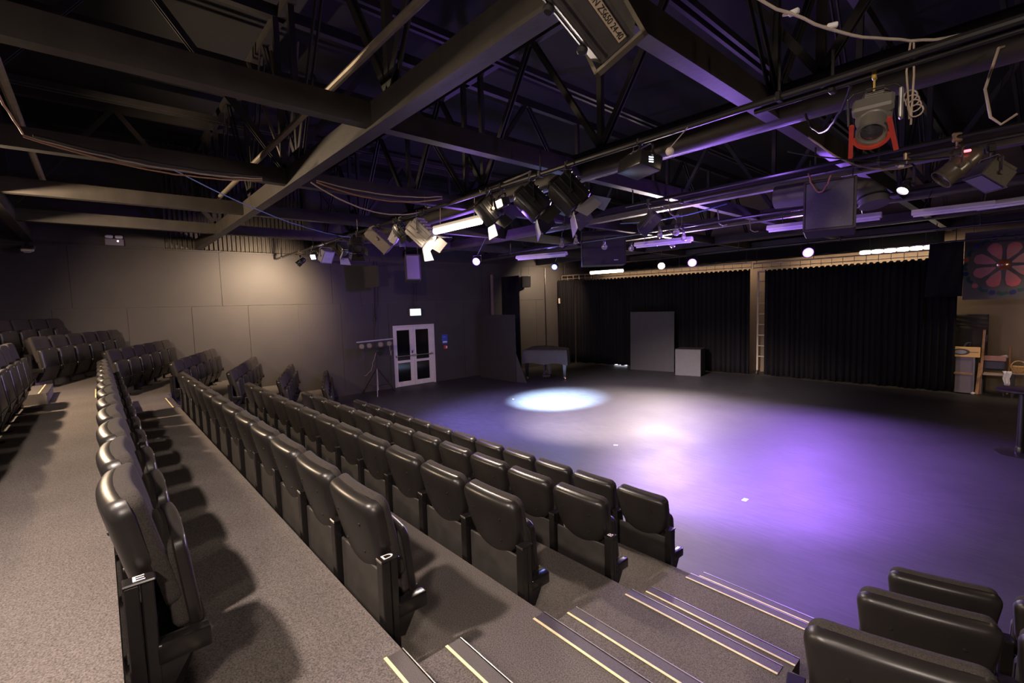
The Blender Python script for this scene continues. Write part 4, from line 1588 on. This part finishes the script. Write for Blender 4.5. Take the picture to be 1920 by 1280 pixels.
# second bar
par_can('dim can with white-violet lens under the right lighting bar', (-1.05, 6.80, 4.10), R(150), 48, 0.060, 0.17, G_DIM, drop=0.20)
par_can('large round black can with a red indicator at the right', (-0.58, 6.05, 4.02), R(115), 42, 0.098, 0.34, None, mat('can_olive', (0.060, 0.050, 0.036), 0.3, noise=(6, 0.1)))
b = MB()
b.rbox((0, 0, 0), (0.05, 0.03, 0.02), 0.006, 1)
o = obj('red_indicator', b, G_REDL, loc=(-0.50, 5.96, 3.86))
tag(o, 'tiny glowing red light on the cable of the large can', 'indicator')
flood('boxy dark flood lamp at the right edge under the beams', (-0.40, 6.80, 4.02), R(130), 55, (0.24, 0.18, 0.26), None, CAB)
flood('slim finned lamp hanging above the row of bulbs', (-3.80, 6.05, 4.02), R(-50), 40, (0.22, 0.13, 0.34), None, mat('lamp_purple_grey', (0.07, 0.065, 0.075), 0.5, noise=(8, 0.1)), 25)
b = MB()
b.tube([(-4.2, 6.05, 4.02), (3.0, 6.05, 4.02)], 0.022, 8)
for x in (-4.07, -1.72, 0.9):
    b.tube([(x, 6.05, 4.02), (x, 6.05, 4.24)], 0.010, 6)
tag(obj('short_bar', b, BLKM), 'black pipe behind the large purple-lit speaker', 'pipe')


def batten(label, loc, rotz, L_, hang):
    t = thing('fluorescent_batten', label, 'lamp', loc, rotz)
    b = MB()
    b.add([(x, y, z) for x in (-L_ / 2, L_ / 2) for y, z in ((-0.085, 0.0), (-0.05, 0.055), (0.05, 0.055), (0.085, 0.0), (0.06, -0.02), (-0.06, -0.02))],
          [(0, 1, 2, 3, 4, 5), (11, 10, 9, 8, 7, 6)] + [(i, (i + 1) % 6, 6 + (i + 1) % 6, 6 + i) for i in range(6)])
    obj('housing', b, TUBEM, t)
    if True:
        b = MB()
        b.tube([(-L_ / 2 + 0.02, 0, -0.035), (L_ / 2 - 0.02, 0, -0.035)], 0.018, 10)
        obj('tube', b, TUBEM, t)
    b = MB()
    for x in (-L_ * 0.35, L_ * 0.35):
        wx = loc[0] + x * math.cos(rotz)
        b.tube([(x, 0, 0.05), local(t, (hang[0] if hang[0] is not None else wx, hang[1] if hang[1] is not None else loc[1] + x * math.sin(rotz), hang[2]))], 0.006, 6)
    obj('hanging_rod', b, BLKM, t)
    return t


batten('unlit white batten passing behind the large purple-lit speaker', (-2.28, 8.33, 3.70), R(6), 1.46, (None, 8.25, 3.95))
batten('unlit pale batten right of the hung black box', (-4.86, 8.20, 3.70), R(10), 1.10, (None, 8.25, 3.95))
batten('unlit pale batten left of the hung black box', (-7.72, 7.78, 3.70), R(17), 1.28, (None, 8.25, 3.95))
batten('unlit short batten high near the right curtain top', (-0.95, 9.6, 3.82), R(6), 0.9, (-0.44, None, 6.07))
batten('unlit lattice batten at the right edge above the flower panel', (-0.42, 9.9, 3.85), R(-12), 0.62, (-0.36, None, 6.07))

# pendants
for i, (x, y, z, kind, lab) in enumerate((
        (-5.95, 6.55, 3.70, 'pear', 'leftmost clear bulb, left of the hung black box'), (-5.62, 6.56, 3.72, 'pear', 'second clear bulb, left of the hung black box'),
        (-5.70, 7.50, 3.68, 'round', 'low round clear bulb at the left edge of the hung black box'), (-5.60, 8.25, 3.68, 'round', 'round clear bulb in front of the hung black box'),
        (-4.20, 7.00, 3.70, 'cone', 'cone-shaped clear bulb right of the hung black box'), (-4.05, 7.25, 3.72, 'round', 'upper round clear bulb near the unlit batten'),
        (-4.16, 7.70, 3.70, 'cone', 'rightmost cone-shaped clear bulb over the unlit batten'), (-4.80, 8.45, 3.68, 'round', 'lower round clear bulb in front of the unlit batten'))):
    t = thing('pendant_bulb', lab, 'bulb', (x, y, z), 0, 'clear pendant bulbs above the stage')
    b = MB()
    if kind == 'round':
        b.lathe([(0.014, 0.06), (0.018, 0.045), (0.045, 0.025), (0.056, -0.01), (0.048, -0.045), (0.022, -0.062), (0.004, -0.065)], 18)
    elif kind == 'cone':
        b.lathe([(0.016, 0.08), (0.022, 0.05), (0.035, 0.0), (0.046, -0.05), (0.038, -0.075), (0.004, -0.085)], 18)
    else:
        b.lathe([(0.015, 0.07), (0.02, 0.045), (0.034, 0.01), (0.045, -0.03), (0.034, -0.06), (0.004, -0.07)], 18)
    obj('bulb_glass', b, CLEAR, t)
    b = MB()
    b.lathe([(0.016, 0.055), (0.020, 0.065), (0.020, 0.11), (0.008, 0.125)], 12)
    obj('socket', b, BLKM, t)
    b = MB()
    b.tube([(0, 0, 0.12), (0.004, 0, 0.2), local(t, (x, 6.80, 4.10) if y < 7.3 else (x, 8.25, 3.95))], 0.005, 6)
    obj('cord', b, CABLEB, t)
    b = MB()
    b.tube([(-0.012, 0, 0.05), (-0.014, 0, -0.02), (0.0, 0, 0.005), (0.014, 0, -0.02), (0.012, 0, 0.05)], 0.002, 4)
    obj('filament', b, BRASS, t)
b = MB()
b.tube(sag((-4.9, 6.9, 3.95), (-3.2, 7.2, 4.02), 0.06, 12, 0.01), 0.010, 6)
tag(obj('cable', b, CABLEU), 'pale violet cable strung above the right group of bulbs', 'cable')

# lit stage lamps seen from the front
for (lab, loc, m, r, nm) in (
        ('lit purple lamp on the bar, farthest left of the purple lamps', (-9.35, 7.15, 3.70), G_PURP, 0.085, 'l'),
        ('small lit blue lamp above the piano', (-9.74, 10.38, 3.70), G_BLUE, 0.085, 'b'),
        ('lit purple lamp above the grey-black flat', (-6.96, 13.38, 3.70), G_PURP, 0.12, 'm'),
        ('lit purple lamp below the large hung speaker', (-3.96, 13.5, 3.70), G_PURP, 0.12, 'r'),
        ('lit warm lamp left of the purple lamp above the flat', (-8.06, 13.52, 3.70), G_WARM, 0.10, 'w')):
    t = thing('led_stage_lamp', lab, 'stage lamp', loc, R(180 + 30))
    mx = Matrix.Rotation(-R(22), 4, 'X')
    b = MB()
    b.lathe([(0.05, -0.16), (r * 0.95, -0.12), (r * 1.1, 0.0), (r * 1.15, 0.03), (r * 1.05, 0.03), (r, 0.02)], 22, mx, 'Y')
    obj('housing', b, BLKM, t)
    b = MB()
    b.lathe([(r, 0.022), (r * 0.72, 0.030), (0.003, 0.031)], 22, mx, 'Y')
    ln = obj('lens', b, m, t)
    b = MB()
    b.lathe([(r * 0.70, 0.031), (r * 0.5, 0.040), (0.003, 0.043)], 22, mx, 'Y')
    obj('lamp_core', b, G_WARM if nm == 'w' else G_CORE, ln)
    b = MB()
    b.tube([(-r * 1.2, -0.03, 0), (-r * 1.2, -0.05, r * 1.7), (r * 1.2, -0.05, r * 1.7), (r * 1.2, -0.03, 0)], 0.010, 6)
    b.tube([(0, -0.05, r * 1.7), local(t, {'l': (-8.94, 7.15, 4.24), 'b': (-9.74, 10.62, 4.21)}.get(nm, (loc[0], 13.6, 3.95)))], 0.009, 6)
    obj('yoke', b, BLKM, t)
t = thing('fluorescent_tube', 'glowing warm fluorescent tube above the wide curtain', 'lamp', (-9.98, 13.22, 3.68), R(12))
b = MB()
b.tube([(-0.60, 0, -0.04), (0.60, 0, -0.04)], 0.05, 12)
obj('tube', b, G_TUBE2, t)
b = MB()
b.rbox((0, 0, 0.03), (1.26, 0.08, 0.05), 0.01, 1)
obj('housing', b, BLKM, t)
b = MB()
for x in (-0.45, 0.45):
    b.tube([(x, 0, 0.05), local(t, (-9.98 + x, 13.6, 3.95))], 0.005, 6)
obj('hanging_wire', b, BLKM, t)
# row of lit lamps above the right curtain
t = thing('lamp_row', 'row of warm lit lamps above the right curtain', 'lamp', (-2.72, 16.6, 3.82))
b = MB()
b.rbox((0, 0.05, 0.05), (1.7, 0.10, 0.05), 0.01, 1)
obj('housing', b, BLKM, t)
for k in range(6):
    b = MB()
    b.lathe([(0.03, -0.13), (0.05, -0.11), (0.06, 0.0), (0.05, 0.11), (0.03, 0.13)], 14, Matrix.Translation((-0.70 + 0.28 * k, 0, -0.02)), 'X')
    obj('lit_lamp', b, G_BELT, t)
b = MB()
for x in (-0.6, 0.6):
    b.tube([(x, 0.05, 0.07), (x, 0.0, 0.40)], 0.006, 6)
obj('hanging_rod', b, BLKM, t)

# ------------------------------------------------------------------ big profile lamp overhead, near the camera
t = thing('profile_lamp', 'big black profile spotlight close overhead with a white printed label', 'stage lamp', (0, 0, 0))
PL0 = Vector((-1.30, 1.77, 3.76))            # front end centre of the body
ax_ = Vector((0.13, -0.93, 0.24)).normalized()
ux_ = ax_.cross(Vector((0, 0, 1))).normalized()
uz_ = ux_.cross(ax_).normalized()
_rl = R(-28)
ux_, uz_ = ux_ * math.cos(_rl) + uz_ * math.sin(_rl), uz_ * math.cos(_rl) - ux_ * math.sin(_rl)
PM = Matrix(((ux_.x, ax_.x, uz_.x, PL0.x), (ux_.y, ax_.y, uz_.y, PL0.y), (ux_.z, ax_.z, uz_.z, PL0.z), (0, 0, 0, 1))) @ Matrix.Scale(0.82, 4)
PBODY = mat('profile_body', (0.050, 0.046, 0.040), 0.38, noise=(9, 0.15), bump=(60, 0.06))
b = MB()
w_, h_ = 0.135, 0.12
b.add([(x, y, z) for y in (0.0, 0.95) for x, z in ((-w_, -0.05), (-w_ * 0.72, -h_), (w_ * 0.72, -h_), (w_, -0.05), (w_, h_), (-w_, h_))],
      [(0, 1, 2, 3, 4, 5), (11, 10, 9, 8, 7, 6)] + [(i, (i + 1) % 6, 6 + (i + 1) % 6, 6 + i) for i in range(6)], PM)
for x in (0.085, 0.045, -0.085):
    b.b2((x - 0.006, 0.04, -h_ - 0.012), (x + 0.006, 0.90, -h_), PM)
obj('body', b, PBODY, t, smooth=20)
b = MB()
b.b2((-0.155, -0.035, -0.145), (0.155, 0.0, -0.125), PM)
b.b2((-0.155, -0.035, 0.125), (0.155, 0.0, 0.145), PM)
b.b2((-0.155, -0.035, -0.145), (-0.135, 0.0, 0.145), PM)
b.b2((0.135, -0.035, -0.145), (0.155, 0.0, 0.145), PM)
obj('colour_frame_holder', b, mat('holder_edge', (0.10, 0.085, 0.06), 0.35, 0.3, noise=(8, 0.1)), t)
b = MB()
b.lathe([(0.115, -0.004), (0.05, -0.012), (0.003, -0.014)], 24, PM, 'Y')
obj('lens', b, LENS, t)
for (x, y) in ((0.118, 0.14), (0.118, 0.44)):
    b = MB()
    b.lathe([(0.020, 0.0), (0.020, 0.012), (0.028, 0.016), (0.028, 0.034), (0.02, 0.04)], 14, PM @ Matrix.Translation((x, y, -0.085)) @ Matrix.Rotation(R(145), 4, 'Y'))
    obj('focus_knob', b, BLKM, t)
b = MB()
b.b2((0.116, 0.10, -0.0905), (0.122, 0.55, -0.086), PM)
obj('slot', b, BLKG, t)
b = MB()
b.b2((-0.070, 0.03, -h_ - 0.0025), (-0.024, 0.62, -h_), PM)
lb = obj('label_strip', b, mat('label_paper', (0.42, 0.34, 0.22), 0.6, noise=(8, 0.08)), t)
lb['label'] = 'pale label strip printed CON ZS650 24-40'
txm = text_mesh('CON ZS650 24-40', 0.044, mat('label_ink', (0.01, 0.01, 0.01), 0.6, noise=(9, 0.1)), 0.0005)
o = obj('printed_text', txm, None, lb)
o.matrix_basis = PM @ Matrix.Translation((-0.047, 0.215, -h_ - 0.0035)) @ Matrix.Rotation(PI, 4, 'X') @ Matrix.Rotation(PI / 2, 4, 'Z')
b = MB()
b.bar(PM @ Vector((-0.16, 0.5, 0)), PM @ Vector((-0.16, 0.45, 0.30)), 0.03, 0.006)
b.bar(PM @ Vector((0.16, 0.5, 0)), PM @ Vector((0.16, 0.45, 0.30)), 0.03, 0.006)
b.bar(PM @ Vector((-0.16, 0.45, 0.30)), PM @ Vector((0.16, 0.45, 0.30)), 0.03, 0.006)
b.tube([PM @ Vector((0, 0.45, 0.30)), Vector((PM @ Vector((0, 0.45, 0.30)))) + Vector((0, 0, 0.24))], 0.012, 8)
obj('yoke', b, BLKM, t)

# ------------------------------------------------------------------ lamp with the red holder
t = thing('profile_lamp', 'grey zoom spotlight with a red colour holder hanging at upper right', 'stage lamp', (-0.77, 3.84, 4.0), R(186))
t.scale = (0.72, 0.72, 0.72)
clampset(t, 0.14, mat('clamp_yellow', (0.42, 0.30, 0.06), 0.5, noise=(8, 0.1)))
LG = mat('lamp_grey_metal', (0.13, 0.12, 0.10), 0.38, noise=(7, 0.12))
b = MB()
pts = [(-0.18, 0, -0.40), (-0.19, 0, -0.16), (-0.15, 0, -0.12), (0.15, 0, -0.12), (0.19, 0, -0.16), (0.18, 0, -0.40)]
for p, q in zip(pts, pts[1:]):
    b.tube([p, q], 0.010, 8)
obj('yoke', b, BLKM, t)
mx = Matrix.Translation((0, 0, -0.40)) @ Matrix.Rotation(-R(52), 4, 'X')
b = MB()
b.lathe([(0.05, -0.36), (0.115, -0.32), (0.125, -0.18), (0.135, -0.17), (0.135, -0.02), (0.115, -0.01), (0.105, 0.0), (0.105, 0.12), (0.118, 0.13), (0.118, 0.17), (0.10, 0.17), (0.095, 0.15)], 26, mx, 'Y')
for k in range(5):
    b.rbox((0.0, -0.30 + 0.03 * k, 0.125), (0.14, 0.012, 0.02), 0.004, 1, mx)
b.rbox((0, -0.09, 0.10), (0.30, 0.16, 0.10), 0.02, 1, mx)
obj('body', b, LG, t)
b = MB()
b.lathe([(0.096, 0.145), (0.05, 0.162), (0.003, 0.166)], 22, mx, 'Y')
obj('lens', b, LENS, t)
b = MB()
for k in range(15):
    a0, a1 = PI + PI * k / 15, PI + PI * (k + 1) / 15
    b.bar((0.128 * math.cos(a0), 0.19, 0.128 * math.sin(a0)), (0.128 * math.cos(a1), 0.19, 0.128 * math.sin(a1)), 0.030, 0.024, mx)
for s in (-1, 1):
    b.bar((s * 0.130, 0.19, 0.13), (s * 0.165, 0.19, -0.20), 0.034, 0.022, mx)
    b.lathe([(0.02, 0), (0.02, 0.02)], 10, mx @ Matrix.Translation((s * 0.13, 0.185, 0.13)), 'Y')
rd = obj('colour_holder', b, REDM, t)
rd['label'] = 'red colour frame holder'
b = MB()
b.rbox((-0.19, 0.0, -0.30), (0.03, 0.09, 0.26), 0.01, 1)
obj('side_plate', b, ALU, t)
b = MB()
for k in range(4):
    c0 = Vector((-0.25 - 0.015 * k, 0.02 * k - 0.03, -0.25 - 0.05 * k))
    b.tube([c0 + Vector((0.045 * math.cos(a * PI / 6), 0.01 * math.sin(a), 0.05 * math.sin(a * PI / 6))) for a in range(13)], 0.006, 6)
b.tube([(-0.24, 0, 0.2), (-0.22, 0.02, -0.05), (-0.25, 0, -0.45)], 0.008, 6)
b.tube([(-0.26, 0, 0.2), (-0.27, 0.02, -0.10), (-0.26, 0, -0.50)], 0.008, 6)
obj('coiled_lead', b, CABLE, t)

# ------------------------------------------------------------------ duct elbow
t = thing('air_duct', 'purple-lit round duct elbow just right of the large speaker', 'duct', (0, 0, 0))
b = MB()
pts = [(-2.55, 7.30, 4.0), (-2.0, 7.30, 3.98), (-1.70, 7.28, 3.95), (-1.52, 7.22, 3.88), (-1.42, 7.18, 3.78), (-1.40, 7.16, 3.68)]
b.tube(pts, 0.155, 20)
obj('duct_bend', b, mat('duct_grey', (0.12, 0.11, 0.12), 0.45, noise=(7, 0.1)), t)
b = MB()
for p, q in ((pts[2], pts[3]), (pts[4], pts[5])):
    b.tube([p, Vector(p).lerp(Vector(q), 0.2)], 0.165, 20)
obj('band', b, BLKM, t)
b = MB()
b.tube([(-2.2, 7.3, 4.1), (-2.2, 7.72, 4.22)], 0.01, 6)
obj('hanger', b, BLKM, t)

# ------------------------------------------------------------------ cables
def cable(label, pts, r, m):
    b = MB()
    b.tube(pts, r, 6)
    return tag(obj('cable', b, m), label, 'cable')


CA, CB_ = (-4.62, -0.42, 4.14), (-5.95, 1.40, 4.20)
cable('orange cable swag at upper left, lowest of its bundle', sag((-5.85, -0.36, 4.16), (-6.05, 1.55, 4.12), 0.10, 18, 0.006), 0.008, CABLEO)
cable('pale cable swag at upper left, in the middle of its bundle', sag((-5.85, -0.36, 4.17), (-6.05, 1.55, 4.14), 0.075, 18, 0.006), 0.007, CABLE)
cable('dark cable swag at upper left, topmost of its bundle', sag((-5.85, -0.30, 4.18), (-6.05, 1.55, 4.16), 0.05, 18, 0.01), 0.011, CABLEB)
cable('pinkish cable running out of the view at upper left', sag((-4.0, -0.45, 4.21), (-5.85, -0.36, 4.18), 0.02, 10, 0.004), 0.008, CABLEO)
cable('thin blue cable swag below the upper left beams', sag((-6.3, 0.75, 4.16), (-9.3, 4.2, 4.05), 0.16, 22, 0.004), 0.007, CABLEU)
cable('orange cable swag near the bright tube, lowest strand', sag((-6.0, 2.15, 4.18), (-5.6, 3.72, 4.10), 0.12, 18, 0.006), 0.009, CABLEO)
cable('pale cable swag near the bright tube, upper strand', sag((-6.0, 2.15, 4.20), (-5.6, 3.72, 4.13), 0.07, 18, 0.006), 0.008, CABLE)
cable('long drooping pale cable near the bright tube, hanging lowest', sag((-6.05, 2.10, 4.18), (-6.2, 3.95, 4.10), 0.22, 20, 0.004), 0.009, CABLE)
cable('thick white cable swag across the upper right corner', sag((-1.10, 2.75, 4.22), (-0.20, 4.30, 4.24), 0.17, 22, 0.006), 0.008, mat('cable_white', (0.50, 0.43, 0.34), 0.45, noise=(15, 0.1)))
cable('black cable loop left of the red-holder lamp', sag((-1.45, 4.81, 4.20), (-0.90, 3.85, 3.98), 0.22, 18, 0.006), 0.010, CABLEB)
cable('grey cable loop under the right beams with a white plug', sag((-1.67, 5.6, 4.24), (-1.00, 6.75, 3.98), 0.15, 18, 0.006), 0.009, CABLE)
cable('long thin grey cable between the speaker and large can', sag((-1.75, 5.3, 4.05), (-0.55, 6.9, 4.02), 0.08, 18, 0.004), 0.007, CABLEB)
cable('pale hanging cable loop at the right edge', [(-0.24, 4.82, 4.28), (-0.25, 4.45, 4.15), (-0.30, 4.4, 3.9), (-0.27, 4.42, 3.72), (-0.22, 4.42, 3.66), (-0.15, 4.4, 3.7)], 0.008, CABLE)
cable('orange-red cable looped over the top of the large speaker', sag((-1.86, 6.3, 4.02), (-1.62, 6.25, 3.94), 0.20, 14, 0.006), 0.010, CABLEO)
for i, (p, lab) in enumerate((((-0.965, 2.98, 4.152), 'white plug on the thick white cable, nearest its left end'), ((-0.84, 3.20, 4.105), 'white plug on the thick white cable, left of its low point'),
                              ((-1.07, 6.62, 3.97), 'white plug at the end of the grey cable loop'), ((-1.05, 3.84, 4.03), 'white plug beside the red-holder lamp'),
                              ((-6.0, 3.75, 4.05), 'white plug above the brightly lit flood'), ((-4.75, 3.75, 4.03), 'white plug right of the bright tube'))):
    t = thing('cable_plug', lab, 'plug', p, 0.4 * i)
    t.scale = (0.7, 0.7, 0.7)
    b = MB()
    b.rbox((0, 0, 0), (0.075, 0.04, 0.04), 0.008, 1)
    obj('plug_body', b, WHITE, t)
    b = MB()
    b.tube([(-0.03, 0, 0), (-0.08, 0, 0.015)], 0.010, 6)
    obj('cord_grip', b, CABLE, t)
for i, (p, lab) in enumerate((((-3.99, 6.9, 4.12), 'leftmost bent pale hook on the purple beam'), ((-3.99, 8.6, 4.12), 'middle bent pale hook on the purple beam'), ((-3.99, 10.0, 4.12), 'rightmost bent pale hook on the purple beam'))):
    b = MB()
    b.tube([(0, 0, 0.12), (0.02, 0, -0.05), (0.03, 0, -0.15), (0.10, 0.02, -0.20), (0.16, 0.03, -0.19)], 0.011, 8)
    o = obj('pipe_hook', b, PIPE, loc=p)
    tag(o, lab, 'hook')

# black sheet added above the curtain tracks to cover the upper back wall
b = MB()
V, F = [], []
for j in range(2):
    for i in range(121):
        V.append((-13.9 + 12.1 * i / 120, 17.1 + 0.03 * math.sin(i * 1.3), 3.86 + 0.9 * j))
F = [(i, i + 1, 121 + i + 1, 121 + i) for i in range(120)]
b.add(V, F)
o = obj('upper_black_sheet', b, CURT, smooth=80)
o.modifiers.new('thickness', 'SOLIDIFY').thickness = 0.006
tag(o, 'added black sheet hanging high along the back wall above the curtain tracks', 'curtain')

t = thing('lighting_bar', 'black pipe at the right from which the high black cloth hangs', 'pipe', (0, 15.0, 3.77))
b = MB()
b.tube([(-2.2, 0, 0), (2.6, 0, 0)], 0.022, 8)
obj('pipe', b, BLKM, t)
for x in (-1.72, 0.9):
    b = MB()
    b.tube([(x, 0, 0), (x, 0, 0.47)], 0.010, 6)
    obj('hanger', b, BLKM, t)
